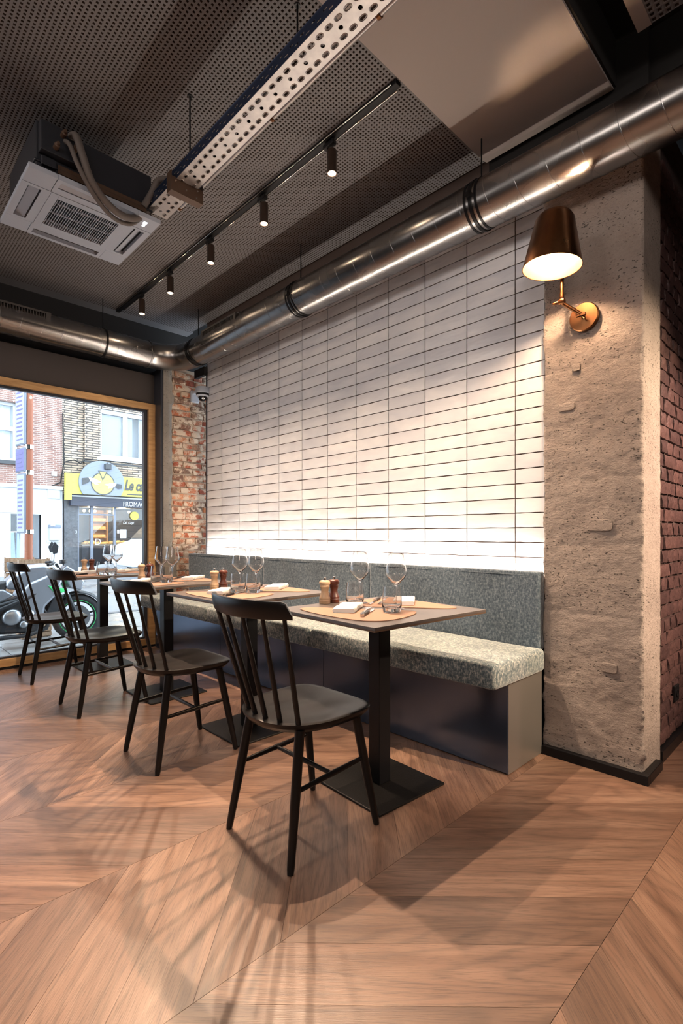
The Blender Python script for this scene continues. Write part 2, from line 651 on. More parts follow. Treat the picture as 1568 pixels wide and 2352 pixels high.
def thing(name, label, cat, loc=(0, 0, 0), rz=0, group=None):
    o = bpy.data.objects.new(name, None)
    COL.objects.link(o)
    o.empty_display_size = 0.1
    o.location = loc
    o.rotation_euler = (0, 0, rz)
    return tag(o, label, cat, group)


def struct(name, mb, m, parent=None, **k):
    return mb.part(name, m, parent, kind='structure', **k)


def copy_tree(o, parent=None):
    c = o.copy()
    COL.objects.link(c)
    if parent is not None:
        c.parent = parent
        c.matrix_parent_inverse = o.matrix_parent_inverse.copy()
    for ch in list(o.children):
        copy_tree(ch, c)
    return c


def smoothpath(pts, n=8):
    P = [Vector(p) for p in pts]
    out = []
    for i in range(len(P) - 1):
        p0 = P[max(i - 1, 0)]
        p1, p2 = P[i], P[i + 1]
        p3 = P[min(i + 2, len(P) - 1)]
        for k in range(n):
            t = k / n
            out.append(0.5 * ((2 * p1) + (-p0 + p2) * t + (2 * p0 - 5 * p1 + 4 * p2 - p3) * t * t + (-p0 + 3 * p1 - 3 * p2 + p3) * t ** 3))
    out.append(P[-1])
    return out


def shape_with_holes(name, outer, holes, depth, m):
    """flat plate (local xy) with holes through, thickness depth"""
    cu = bpy.data.curves.new(name, 'CURVE')
    cu.dimensions = '2D'
    cu.fill_mode = 'BOTH'
    cu.extrude = depth / 2
    for lp in [outer] + holes:
        sp = cu.splines.new('POLY')
        sp.points.add(len(lp) - 1)
        for i, p in enumerate(lp):
            sp.points[i].co = (p[0], p[1], 0, 1)
        sp.use_cyclic_u = True
    o = bpy.data.objects.new(name, cu)
    COL.objects.link(o)
    dg = bpy.context.evaluated_depsgraph_get()
    me = bpy.data.meshes.new_from_object(o.evaluated_get(dg))
    bpy.data.objects.remove(o)
    me.name = name
    me.materials.clear()
    me.materials.append(M[m])
    return me


def text_mesh(body, size, m, shear=0.0, extrude=0.002, bold=0.0):
    cu = bpy.data.curves.new('lettering', 'FONT')
    cu.body = body
    cu.size = size
    cu.shear = shear
    cu.extrude = extrude
    cu.offset = bold
    o = bpy.data.objects.new('lettering', cu)
    COL.objects.link(o)
    dg = bpy.context.evaluated_depsgraph_get()
    me = bpy.data.meshes.new_from_object(o.evaluated_get(dg))
    bpy.data.objects.remove(o)
    me.name = 'lettering'
    me.materials.clear()
    me.materials.append(M[m])
    return me


def link_mesh(name, me, parent=None, loc=(0, 0, 0), rot=(0, 0, 0), **props):
    o = bpy.data.objects.new(name, me)
    COL.objects.link(o)
    o.parent = parent
    o.location = loc
    o.rotation_euler = rot
    for k, v in props.items():
        o[k] = v
    return o


def capsule(cx, cy, L, r, n=4):
    pts = []
    for sgn in (1, -1):
        for i in range(n + 1):
            a = -PI / 2 + PI * i / n
            pts.append((cx + sgn * (L / 2 - r + r * math.cos(a)), cy + sgn * r * math.sin(a)))
    return pts


def circ(cx, cy, r, n=12):
    return [(cx + r * math.cos(2 * PI * i / n), cy + r * math.sin(2 * PI * i / n)) for i in range(n)]


# ------------------------------------------------------------------ room dimensions
TW = 2.54      # tile wall plane y
PF = 2.475     # pillar face y
WX = -4.83     # window plane x
CZ = 3.13      # ceiling

# ================================================================== FLOOR
fl = struct('floor', MB().box(WX, 4.5, -4.5, 5.2, -0.25, -0.012), 'oak')
PW, PP = 0.59, 0.25     # column width, plank pitch along y


def plank_mesh(sgn):
    g = 0.0006
    ww = PP / math.sqrt(2)
    L = PW * math.sqrt(2)
    # local frame: x along plank, y across; sheared ends parallel to the column seams
    c = PW / 2 - g
    # corners in column coordinates (dx, dy): dy = sgn*dx + t
    pts = [(-c, -sgn * c - PP / 2 + g), (c, sgn * c - PP / 2 + g), (c, sgn * c + PP / 2 - g), (-c, -sgn * c + PP / 2 - g)]
    a = -sgn * PI / 4
    loc = [(x * math.cos(a) - y * math.sin(a), x * math.sin(a) + y * math.cos(a)) for x, y in pts]
    me = MB().prism(loc, -0.011, 0.0).mesh('plank', 'oak')
    return me


pm = {1: plank_mesh(1), -1: plank_mesh(-1)}
for ci in range(-7, 5):
    xc = -1.07 + PW * (ci + 0.5)
    sgn = 1 if ci % 2 == 0 else -1
    for k in range(-3, 16):
        yc = 1.07 + sgn * PW / 2 + PP * (k - 3) - PP / 2
        if sgn < 0:
            yc += 0.59
            yc -= 0.0
        if xc > -4.6 and xc < 1.2:
            # keep to what the frame can show
            dep = 0.7157 * -xc + 0.698 * yc
            lat = 0.698 * xc + 0.7157 * yc
            if dep < 0.3 or abs(lat) > dep * 0.67 + 0.75:
                continue
            if yc > 2.9 and xc < -1.1:
                continue
            if yc > 3.9:
                continue
            link_mesh('plank', pm[sgn], fl, (xc, yc, 0), (0, 0, sgn * PI / 4))

# ================================================================== WALLS
# tile wall: backing + tiles one by one
wb = struct('wall_back', MB().box(-4.492, -0.70, TW + 0.008, TW + 0.25, -0.2, CZ + 0.3), 'grout')
TWD, THT = 0.2921, 0.0773
ZR = [0.952 + THT * k for k in range(-1, 25)]


def tile_mesh(wd, seed):
    rnd = random.Random(seed)
    nx, nz = 6, 3
    g = 0.0027
    vs = []
    for j in range(nz + 1):
        for i in range(nx + 1):
            x = -wd / 2 + g + (wd - 2 * g) * i / nx
            z = -THT / 2 + g + (THT - 2 * g) * j / nz
            edge = (j in (0, nz)) or (i in (0, nx))
            if j in (0, nz):
                z += 0.0009 * math.sin(i * 1.7 + seed * 2.3 + j)
            y = -0.0065 + rnd.uniform(-0.0011, 0.0011)
            if edge:
                y += 0.0014
            vs.append((x, y, z))
    fs = []
    W = nx + 1
    for j in range(nz):
        for i in range(nx):
            a = j * W + i
            fs.append((a, a + 1, a + W + 1, a + W))
    ring = [i for i in range(W)] + [j * W + nx for j in range(1, nz + 1)] + [nz * W + i for i in range(nx - 1, -1, -1)] + [j * W for j in range(nz - 1, 0, -1)]
    o = len(vs)
    for r in ring:
        x, y, z = vs[r]
        vs.append((x, 0.0, z))
    for k in range(len(ring)):
        k2 = (k + 1) % len(ring)
        fs.append((ring[k], o + k, o + k2, ring[k2]))
    b = MB().add(vs, fs)
    return b.mesh('tile', 'tile', smooth=50)


tiles = [tile_mesh(TWD, s) for s in range(7)]
tl_l = tile_mesh(0.274 - 0.003, 21)
tl_r = tile_mesh(0.16, 22)
xs = [-1.291 - TWD * k for k in range(11)]
for r in range(len(ZR) - 1):
    zc = (ZR[r] + ZR[r + 1]) / 2
    link_mesh('tile', tl_r, wb, (-1.291 + 0.08 + 0.001, TW + 0.008, zc), (random.uniform(-.004, .004), 0, 0))
    for k in range(10):
        link_mesh('tile', random.choice(tiles), wb, (xs[k] - TWD / 2, TW + 0.008, zc),
                  (random.uniform(-.006, .006), random.uniform(-.0035, .0035), random.uniform(-.002, .002)))
    link_mesh('tile', tl_l, wb, (xs[10] - 0.137, TW + 0.008, zc), (random.uniform(-.006, .006), 0, 0))

# concrete pillar with rough noise-displaced faces
def rough_box(x0, x1, y0, y1, z0, z1, step, amp, seed):
    bm = bmesh.new()
    nx, ny, nz = [max(1, int(round((b - a) / step))) for a, b in ((x0, x1), (y0, y1), (z0, z1))]

    def face(fn, nu, nv):
        g = [[bm.verts.new(fn(i / nu, j / nv)) for i in range(nu + 1)] for j in range(nv + 1)]
        for j in range(nv):
            for i in range(nu):
                bm.faces.new((g[j][i], g[j][i + 1], g[j + 1][i + 1], g[j + 1][i]))
    X = lambda t: x0 + (x1 - x0) * t
    Y = lambda t: y0 + (y1 - y0) * t
    Z = lambda t: z0 + (z1 - z0) * t
    face(lambda a, b: (X(a), y0, Z(b)), nx, nz)
    face(lambda a, b: (x1, Y(a), Z(b)), ny, nz)
    face(lambda a, b: (X(1 - a), y1, Z(b)), 1, 1)
    face(lambda a, b: (x0, Y(1 - a), Z(b)), ny, nz)
    face(lambda a, b: (X(a), Y(b), z1), nx, ny)
    bmesh.ops.remove_doubles(bm, verts=bm.verts, dist=1e-5)
    for v in bm.verts:
        p = v.co
        q = Vector((p.x * 9, p.y * 9, p.z * 9 + seed))
        d = noise.noise(q) * amp + noise.noise(q * 3.3) * amp * 0.55 + noise.noise(q * 9) * amp * 0.30
        ux = 0.0
        uy = 0.0
        if abs(p.x - x1) < 1e-4:
            ux = 1
        if abs(p.x - x0) < 1e-4:
            ux = -1
        if abs(p.y - y0) < 1e-4:
            uy = -1
        # board marks and ledges
        led = 0.0
        for zb in (0.70, 1.02, 1.33, 1.60, 1.86, 2.14, 2.38):
            dz = (p.z + 0.012 * noise.noise(Vector((p.x * 6, zb * 7, 0)))) - zb
            if abs(dz) < 0.012:
                led -= 0.0018
        corner = 1.0
        if ux > 0 and uy < 0:
            corner = 1.8
            if p.z < 0.32:
                corner = 4.0
        d = d * corner + led - (0.004 if corner > 1 else 0)
        if ux > 0 and uy == 0:
            d *= 0.35
        v.co = (p.x + ux * d, p.y + uy * d, p.z)
    me = bpy.data.meshes.new('pillar')
    bmesh.ops.recalc_face_normals(bm, faces=bm.faces)
    bm.to_mesh(me)
    bm.free()
    me.polygons.foreach_set('use_smooth', [True] * len(me.polygons))
    me.materials.append(M['pillar_paint'])
    return me


pil = link_mesh('wall_pillar', rough_box(-1.105, -0.668, PF, 2.735, 0.0, 2.92, 0.0085, 0.0060, 3.0), kind='structure')
# cast-in patches on the pillar faces (filled boxes)
for (px0, px1, pz0, pz1) in ((-0.90, -0.79, 1.085, 1.14), (-0.84, -0.77, 0.445, 0.49), (-1.03, -0.955, 1.66, 1.70), (-0.97, -0.93, 1.84, 1.875)):
    poly = []
    for a in range(12):
        t = 2 * PI * a / 12
        cx, cz = (px0 + px1) / 2, (pz0 + pz1) / 2
        sx = abs(math.cos(t)) ** 0.45 * (1 if math.cos(t) >= 0 else -1)
        sz = abs(math.sin(t)) ** 0.45 * (1 if math.sin(t) >= 0 else -1)
        poly.append((cx + sx * (px1 - px0) / 2, cz + sz * (pz1 - pz0) / 2))
    MB().prism(poly, -0.02, 0.008, R=RX, o=(0, PF, 0)).part('filled_patch', 'pillar_paint', pil, bevel=0.003)

# black plinth around the pillar and brick wall
bb = struct('baseboard_pillar', MB().box(-1.10, -0.640, 2.440, 2.472, 0, 0.042).box(-0.672, -0.640, 2.470, 2.665, 0, 0.042), 'steel_black', bevel=0.002)
struct('baseboard_right', MB().box(-0.700, -0.658, 2.7385, 5.0, 0, 0.055), 'steel_black', bevel=0.002)

# dark painted brick wall beyond the pillar
wr = struct('wall_right', MB().box(-0.95, -0.690, 2.7385, 5.0, 0.0, CZ), 'mortar_dark')


def brick_mesh(L, H, D, seed, sub=3, amp=0.003, m='brick_red'):
    """rough-faced brick: front face towards local +x, length along y"""
    rnd = random.Random(seed)
    n1, n2 = sub + 1, 2
    vs = []
    for j in range(n2 + 1):
        for i in range(n1 + 1):
            y = -L / 2 + L * i / n1
            z = -H / 2 + H * j / n2
            e = (i in (0, n1)) or (j in (0, n2))
            vs.append((D / 2 + rnd.uniform(-amp, amp) - (amp * 1.3 if e else 0), y + (rnd.uniform(-amp, amp)), z + (rnd.uniform(-amp, amp) * 0.7)))
    W = n1 + 1
    fs = []
    for j in range(n2):
        for i in range(n1):
            a = j * W + i
            fs.append((a, a + 1, a + W + 1, a + W))
    ring = [i for i in range(W)] + [j * W + n1 for j in range(1, n2 + 1)] + [n2 * W + i for i in range(n1 - 1, -1, -1)] + [j * W for j in range(n2 - 1, 0, -1)]
    o = len(vs)
    for r in ring:
        x, y, z = vs[r]
        vs.append((-D / 2, y, z))
    for k in range(len(ring)):
        k2 = (k + 1) % len(ring)
        fs.append((ring[k], o + k, o + k2, ring[k2]))
    return MB().add(vs, fs).mesh('brick', m, smooth=40)


bd = {(L, s): brick_mesh(L, 0.056, 0.030, s, 3, 0.0040, 'brick_painted') for L in (0.20, 0.098) for s in range(4)}
for c in range(42):
    z = 0.062 + 0.067 * c + 0.03
    if z > 2.9:
        break
    y = 2.745 + (0.05 if c % 2 else 0.10) - 0.1
    hd = c % 2
    while y < 3.42:
        L = 0.098 if (hd or random.random() < .25) else 0.20
        if y > 2.738 - 0.0:
            link_mesh('brick', bd[(L, random.randrange(4))], wr, (-0.688 + random.uniform(-.003, .003), y + L / 2, z), (0, 0, random.uniform(-.02, .02)))
        y += L + 0.011
so = thing('wall_socket', 'small black wall socket low on the dark painted brick wall', 'socket', (-0.672, 3.04, 0.263))
MB().box(-0.006, 0.006, -0.04, 0.04, -0.04, 0.04).part('face_plate', 'black_plastic', so, bevel=0.003)
MB().lathe([(0.021, 0), (0.021, 0.004), (0.016, 0.004), (0.015, -0.003)], 20, RY, (0.005, 0, 0)).part('socket_cup', 'steel_black', so, smooth=40)

# lintel / dark soffit above brick wall and passage, rest of the room
struct('trim_1', MB().box(-0.92, 4.5, 2.56, 2.72, 2.935, CZ + 0.3), 'ceiling_black')
struct('wall_far_right', MB().box(4.5, 4.7, -4.5, 5.2, -0.2, CZ + 0.3), 'room_wall')
struct('wall_front', MB().box(WX, 4.5, -4.7, -4.5, -0.2, CZ + 0.3), 'room_wall')
struct('wall_passage', MB().box(-0.95, 4.5, 5.0, 5.2, -0.2, CZ + 0.3), 'room_wall')

# window wall: bulkhead above, dark column, pier of raw concrete and brick
wl = struct('wall_left', MB().box(WX - 0.12, WX, -4.5, 2.17, 2.332, 2.62), 'bulkhead')
struct('wall_left_upper', MB().box(WX - 0.32, WX - 0.10, -4.5, 2.80, 2.60, CZ + 0.3), 'ceiling_black')
struct('trim_2', MB().box(WX - 0.12, -4.685, 2.165, 2.186, -0.1, 2.66), 'column_paint')
struct('wall_left_lower', MB().box(WX - 0.4, WX + 0.02, -4.5, 2.165, -0.5, 0.008), 'ceiling_black')
struct('wall_left_end', MB().box(WX - 0.12, WX, -4.5, -2.0, 0.0, 2.332), 'bulkhead')
struct('wall_street_return', MB().box(WX - 0.32, WX - 0.02, 2.1865, 2.80, -0.5, 2.60), 'bulkhead')
# pier: concrete strip with bricks broken out
pr = struct('wall_pier', MB().box(-4.808, -4.70, 2.1865, 2.80, -0.1, 2.70), 'mortar')
vs, fs = [], []
nz = 90
for j in range(nz + 1):
    z = 0.0 + 2.68 * j / nz
    e = 2.272 + 0.022 * noise.noise(Vector((z * 3.1, 0, 0))) + 0.016 * noise.noise(Vector((z * 13, 4, 0))) + (0.05 if z < 0.95 else 0) + (0.02 if 2.44 > z > 2.35 else 0)
    for (y, x) in ((2.187, -4.672), ((2.187 + e) / 2, -4.670), (e, -4.674), (e + 0.012, -4.700)):
        vs.append((x, y, z))
for j in range(nz):
    for i in range(3):
        a = j * 4 + i
        fs.append((a, a + 1, a + 5, a + 4))
cs = MB().add(vs, fs)
cs.part('concrete_render', 'raw_concrete', pr, smooth=60)
MB().box(-4.70, -4.672, 2.1865, 2.20, 0, 2.68).part('concrete_edge', 'raw_concrete', pr)
bl = {(L, s): brick_mesh(L, 0.050, 0.034, s + 9, 3, 0.0055) for L in (0.19, 0.125, 0.09) for s in range(6)}
for c in range(36):
    z = 0.50 + 0.0628 * c
    if z > 2.66:
        break
    y = 2.275 + random.uniform(-0.012, 0.035)
    first = True
    while y < 2.68:
        L = random.choice((0.19, 0.125, 0.09, 0.19))
        if y + L > 2.79:
            L = 0.09
        link_mesh('brick', bl[(L, random.randrange(6))], pr, (-4.700 + random.uniform(-.004, .010), y + L / 2, z + random.uniform(-.003, .003)),
                  (random.uniform(-.03, .03), random.uniform(-.03, .03), random.uniform(-.03, .03)))
        y += L + 0.014
# dark bracket under the duct elbow and shadow gap at the tile edge
struct('trim_3', MB().box(-4.4955, -4.488, 2.535, 2.82, 0, 2.72), 'column_paint')
struct('trim_4', MB().box(-4.66, -4.47, 2.50, 2.534, 2.62, 2.70), 'ceiling_black')

# ---- window
wn = struct('window_1', MB().box(WX - 0.005, WX + 0.028, -2.0, 2.165, 2.272, 2.331).box(WX - 0.005, WX + 0.028, -2.0, 2.165, 0.010, 0.070)
            .box(WX - 0.005, WX + 0.028, 2.100, 2.164, 0.070, 2.272), 'frame_oak', bevel=0.002)
MB().box(WX - 0.05, WX - 0.006, -2.0, 2.10, 2.252, 2.285).box(WX - 0.05, WX - 0.006, -2.0, 2.10, 0.05, 0.085)\
    .box(WX - 0.05, WX - 0.006, 2.068, 2.11, 0.06, 2.27).part('outer_frame', 'column_paint', wn)
MB().box(WX - 0.034, WX - 0.028, -2.0, 2.075, 0.08, 2.26).part('pane', 'pane', wn, kind='structure')

# ================================================================== CEILING
def perforated(x0, x1, y0, y1, z, pitch, hole, depth):
    nx = int((x1 - x0) / pitch)
    ny = int((y1 - y0) / pitch)
    xs_ = x0 + np.arange(nx) * pitch
    ys_ = y0 + np.arange(ny) * pitch
    gx, gy = np.meshgrid(xs_, ys_)
    gx = gx.ravel()
    gy = gy.ravel()
    N = gx.size
    h0 = (pitch - hole) / 2
    h1 = (pitch + hole) / 2
    off = np.array([[0, 0, 0], [pitch, 0, 0], [pitch, pitch, 0], [0, pitch, 0],
                    [h0, h0, 0], [h1, h0, 0], [h1, h1, 0], [h0, h1, 0],
                    [h0, h0, depth], [h1, h0, depth], [h1, h1, depth], [h0, h1, depth]], dtype=np.float64)
    P = off[None, :, :] + np.stack([gx, gy, np.full(N, z)], 1)[:, None, :]
    q = np.array([[0, 4, 5, 1], [1, 5, 6, 2], [2, 6, 7, 3], [3, 7, 4, 0], [4, 8, 9, 5], [5, 9, 10, 6], [6, 10, 11, 7], [7, 11, 8, 4]])
    Q = (q[None] + (np.arange(N) * 12)[:, None, None]).reshape(-1)
    me = bpy.data.meshes.new('perforated_board')
    me.vertices.add(N * 12)
    me.vertices.foreach_set('co', P.reshape(-1))
    nf = N * 8
    me.loops.add(nf * 4)
    me.loops.foreach_set('vertex_index', Q.astype(np.int32))
    me.polygons.add(nf)
    me.polygons.foreach_set('loop_start', (np.arange(nf) * 4).astype(np.int32))
    me.polygons.foreach_set('loop_total', np.full(nf, 4, dtype=np.int32))
    me.update(calc_edges=True)
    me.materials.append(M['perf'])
    me.materials.append(M['hole_shade'])
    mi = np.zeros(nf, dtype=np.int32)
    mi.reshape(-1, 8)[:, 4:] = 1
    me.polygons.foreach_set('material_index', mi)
    return me, x0 + nx * pitch, y0 + ny * pitch


ce = struct('ceiling', MB().box(WX - 0.4, 4.6, -4.6, 5.3, CZ + 0.18, CZ + 0.4), 'ceiling_black')
PT = 0.0190
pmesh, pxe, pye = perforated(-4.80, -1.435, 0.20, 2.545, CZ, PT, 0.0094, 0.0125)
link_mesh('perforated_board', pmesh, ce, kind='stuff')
MB().box(-4.93, -1.43, 0.1, 2.56, CZ + 0.0127, CZ + 0.02).part('felt_backing', 'felt', ce)
MB().box(-4.93, -4.80, -0.1, 2.56, CZ, CZ + 0.013).box(-4.80, -1.435, -0.1, 0.20, CZ, CZ + 0.013).part('border_strip', 'perf', ce)
MB().box(-4.93, -0.66, -4.5, -0.1, CZ, CZ + 0.02).part('plain_board', 'plaster', ce)
# plain dropped board with a chamfered front edge
pb = struct('ceiling_board', MB().box(-1.436, -0.795, -4.5, 2.455, 3.082, 3.094), 'plaster')
MB().add([(-1.436, 2.455, 3.082), (-0.795, 2.455, 3.082), (-0.795, 2.505, 3.094), (-1.436, 2.505, 3.094),
          (-1.436, 2.455, 3.094), (-0.795, 2.455, 3.094), (-0.795, 2.505, 3.106), (-1.436, 2.505, 3.106)],
         [(0, 1, 2, 3), (4, 7, 6, 5), (0, 4, 5, 1), (3, 2, 6, 7), (0, 3, 7, 4), (1, 5, 6, 2)]).part('chamfered_edge', 'plaster', pb)
MB().box(-1.20, -1.196, 1.0, 1.25, 3.078, 3.082).part('shadow_joint', 'ceiling_black', pb)
struct('trim_5', MB().box(-1.43, -0.66, 2.52, 2.546, 2.925, CZ + 0.18), 'ceiling_black')
struct('trim_6', MB().box(-0.797, -0.785, -4.5, 2.50, 3.096, CZ + 0.18), 'ceiling_black')
# second perforated field at the right
p2, e1, e2 = perforated(-0.60, 0.9, 0.9, 2.345, CZ, 0.026, 0.0125, 0.0125)
cr = struct('ceiling_right', MB().box(-0.65, -0.60, -4.5, 2.335, CZ, CZ + 0.013), 'plaster')
link_mesh('perforated_board', p2, cr, kind='stuff')
MB().box(-0.60, 0.9, 0.9, 2.335, CZ + 0.0127, CZ + 0.02).part('felt_backing', 'felt', cr)
MB().box(-0.60, 4.5, -4.5, 0.9, CZ, CZ + 0.02).box(0.888, 4.5, 0.9, 2.30, CZ, CZ + 0.02).part('plain_board', 'plaster', cr)

# ================================================================== DUCTS
RD = 0.117


def ring(b, c, ax, r, w, t=0.004, n=36):
    """flat band round axis ax ('x' or 'y')"""
    R = RY if ax == 'x' else Matrix.Rotation(-PI / 2, 3, 'X')
    b.lathe([(r, -w / 2), (r + t, -w / 2), (r + t, w / 2), (r, w / 2)], n, R, c, closed=True)
    return b


def helix(p0, axis, L, r, pitch, ph=0.0, step=10):
    pts = []
    n = int(L / pitch * 360 / step)
    for i in range(n + 1):
        a = ph + math.radians(step) * i
        d = L * i / n
        if axis == 'x':
            pts.append((p0[0] + d, p0[1] + r * math.cos(a), p0[2] + r * math.sin(a)))
        else:
            pts.append((p0[0] + r * math.cos(a), p0[1] + d, p0[2] + r * math.sin(a)))
    return pts


DY, DZ, DX = 2.322, 2.742, -4.64
dA = thing('spiral_duct', 'long galvanised spiral duct hanging above the white tile wall', 'duct', (0, DY, DZ))
xl, xr = -4.32, 2.2
MB().tube([(xl, 0, 0), (xr, 0, 0)], RD, 48).part('pipe', 'duct', dA, smooth=40)
MB().tube(helix((xl, 0, 0), 'x', xr - xl, RD - 0.0012, 0.148), 0.0026, 6).part('spiral_seam', 'duct', dA, smooth=60)
for x in (-1.36, -2.793, -4.252):
    b = MB()
    ring(b, (x, 0, 0), 'x', RD, 0.016, 0.006)
    ring(b, (x - 0.03, 0, 0), 'x', RD, 0.012, 0.003)
    ring(b, (x + 0.03, 0, 0), 'x', RD, 0.012, 0.003)
    b.box(x - 0.012, x + 0.012, -RD - 0.018, -RD, -0.012, 0.012)
    cl = b.part('clamp', 'steel_black', dA, smooth=30)
for x in (-2.793, -4.252, -1.36):
    MB().tube([(x, 0, RD), (x, 0, CZ - DZ)], 0.004, 8).part('hanger_rod', 'steel_black', dA)


def grille(parent, c, L, H, face, n):
    """duct air grille: frame + vertical bars; face '-y' or '+x'"""
    g = thing('tmp', None, None)
    b = MB()
    f = 0.014
    d = 0.030
    b.box(-L / 2, L / 2, -d, 0, -H / 2, -H / 2 + f).box(-L / 2, L / 2, -d, 0, H / 2 - f, H / 2)
    b.box(-L / 2, -L / 2 + 0.03, -d, 0, -H / 2, H / 2).box(L / 2 - 0.03, L / 2, -d, 0, -H / 2, H / 2)
    b.box(-L / 2 - 0.012, L / 2 + 0.012, -0.004, 0.05, -H / 2 - 0.010, H / 2 + 0.010)
    R = Matrix.Rotation(0, 3, 'Z') if face == '-y' else Matrix.Rotation(PI / 2, 3, 'Z')
    if face == '+x':
        R = Matrix.Rotation(PI / 2, 3, 'Z')
    b.v = [tuple(R @ Vector(v) + Vector(c)) for v in b.v]
    fr = b.part('air_grille', 'duct', parent)
    b2 = MB().box(-L / 2 + 0.03, L / 2 - 0.03, -0.012, -0.006, -H / 2 + f, H / 2 - f)
    b2.v = [tuple(R @ Vector(v) + Vector(c)) for v in b2.v]
    b2.part('grille_back', 'black_plastic', fr)
    b3 = MB()
    for i in range(n):
        x = -L / 2 + 0.03 + (L - 0.06) * (i + 0.5) / n
        b3.box(x - 0.0025, x + 0.0025, -0.026, -0.010, -H / 2 + f, H / 2 - f)
    b3.v = [tuple(R @ Vector(v) + Vector(c)) for v in b3.v]
    b3.part('grille_bars', 'duct', fr, kind='stuff')
    bpy.data.objects.remove(g)


grille(dA, (-3.73, -0.085, 0.020), 0.54, 0.125, '-y', 26)
dB = thing('spiral_duct', 'galvanised spiral duct with elbow, running along the wall above the street window', 'duct', (DX, 0, DZ))
dB.location = (DX, 0, DZ)
MB().tube([(0, -3.0, 0), (0, 2.02, 0)], RD, 48).part('pipe', 'duct', dB, smooth=40)
MB().tube(helix((0, -3.0, 0), 'y', 5.0, RD - 0.0012, 0.148, 0.4), 0.0026, 6).part('spiral_seam', 'duct', dB, smooth=60)
pts = []
for i in range(13):
    a = PI / 2 * i / 12
    rr = 0.30
    pts.append((rr - rr * math.cos(a), 2.02 + rr * math.sin(a), 0))
MB().tube(pts + [(-4.31 - DX, 2.322, 0)], RD + 0.002, 48).part('elbow', 'duct', dB, smooth=40)
for y in (1.62, 2.02):
    b = MB()
    ring(b, (0, y, 0), 'y', RD, 0.016, 0.006)
    b.part('clamp', 'duct' if y > 2 else 'steel_black', dB, smooth=30)
MB().tube([(0, 1.62, RD), (0, 1.62, CZ - DZ)], 0.004, 8).part('hanger_rod', 'steel_black', dB)
grille(dB, (0.085, 0.78, 0.030), 0.80, 0.125, '+x', 38)

# ================================================================== CABLE TRAY
TZ = 2.80
ct = thing('cable_tray', 'perforated zinc cable tray hanging under the perforated ceiling', 'cable tray', (0, 1.2135, TZ))
x0, x1, TWI = -2.675, -0.35, 0.113
holes = []
emb = MB()
i = 0
x = x0 + 0.02
while x < x1 - 0.03:
    for sy in (-1, 1):
        cy = sy * 0.030
        cx = x + (0.012 if sy > 0 else 0)
        holes.append(capsule(cx, cy, 0.025, 0.0050))
        # raised pressing round each slot (a low lip)
        o1 = capsule(cx, cy, 0.035, 0.0100)
        o2 = capsule(cx, cy, 0.029, 0.0070)
        n = len(o1)
        base = [(p[0], p[1], -0.0006) for p in o1] + [(p[0], p[1], -0.0028) for p in o2] + [(p[0], p[1], 0.0008) for p in capsule(cx, cy, 0.0255, 0.0052)]
        fcs = []
        for q in range(n):
            q2 = (q + 1) % n
            fcs.append((q, q2, n + q2, n + q))
            fcs.append((n + q, n + q2, 2 * n + q2, 2 * n + q))
        emb.add(base, fcs)
    if i % 2 == 0:
        holes.append(circ(x + 0.028, 0.0, 0.0085))
    x += 0.046
    i += 1
outer = [(x0, -TWI / 2), (x1, -TWI / 2), (x1, TWI / 2), (x0, TWI / 2)]
link_mesh('tray_bottom', shape_with_holes('tray_bottom', outer, holes, 0.0012, 'zinc'), ct)
emb.part('slot_pressing', 'zinc', ct, smooth=50, kind='stuff')
sh = []
x = x0 + 0.03
j = 0
while x < x1 - 0.03:
    sh.append(capsule(x, 0.018 if j % 2 else 0.034, 0.022, 0.0030))
    x += 0.030
    j += 1
m_simple('tray_side', (0.035, 0.055, 0.11), 0.30, 0.7)
for sy in (-1, 1):
    me = shape_with_holes('tray_side', [(x0, 0), (x1, 0), (x1, 0.052), (x0, 0.052)], sh, 0.0012, 'tray_side')
    link_mesh('tray_side', me, ct, (0, sy * TWI / 2, 0), (PI / 2, 0, 0))
    MB().tube([(x0, sy * TWI / 2, 0.053), (x1, sy * TWI / 2, 0.053)], 0.003, 8).part('rim', 'tray_side', ct, smooth=60)
# cables lying in the tray
for (yy, rr, key, wd) in ((-0.035, 0.006, 'black_plastic', 'outer black cable lying along the left side of'), (-0.012, 0.007, 'hose', 'left of the two grey cables inside'), (0.012, 0.006, 'black_plastic', 'black cable lying along the middle of'), (0.035, 0.008, 'hose', 'thick grey cable along the track side of')):
    pts = [(x0 + 0.1 + (x1 - x0 - 0.1) * t / 20, yy + 0.006 * math.sin(t * 1.3 + yy * 80), 0.010 + 0.002 * math.sin(t * 2.1)) for t in range(21)]
    tag(MB().tube(pts, rr, 8).part('cable', key, None, smooth=60, loc=(0, 1.2135, TZ)), wd + ' the perforated tray', 'cable', 'cables in the tray')
for (x, s) in ((-2.21, -1), (-1.54, 1)):
    b = MB().tube([(x, s * 0.050, 0.02), (x, s * 0.050, CZ - TZ)], 0.004, 8)
    b.lathe([(0.012, 0), (0.012, 0.004)], 12, None, (x, s * 0.050, CZ - TZ - 0.005))
    b.part('hanger_rod', 'steel_black', ct, smooth=30)
# trapeze bracket
b = MB().box(-2.335, -2.331, -0.085, 0.085, -0.062, 0.004).box(-2.375, -2.331, -0.085, 0.085, -0.066, -0.062).box(-2.375, -2.331, 0.081, 0.085, -0.062, 0.03)\
    .box(-2.375, -2.331, -0.085, -0.081, -0.062, 0.03)
br = b.part('bracket', 'brown_steel', ct, bevel=0.001)
for (yy, zz) in ((-0.06, -0.012), (0.055, -0.012), (-0.005, -0.035), (0.05, -0.048)):
    MB().lathe([(0.0045, 0), (0.003, 0.003)], 10, RY, (-2.331, yy, zz)).part('bolt', 'chrome', br)
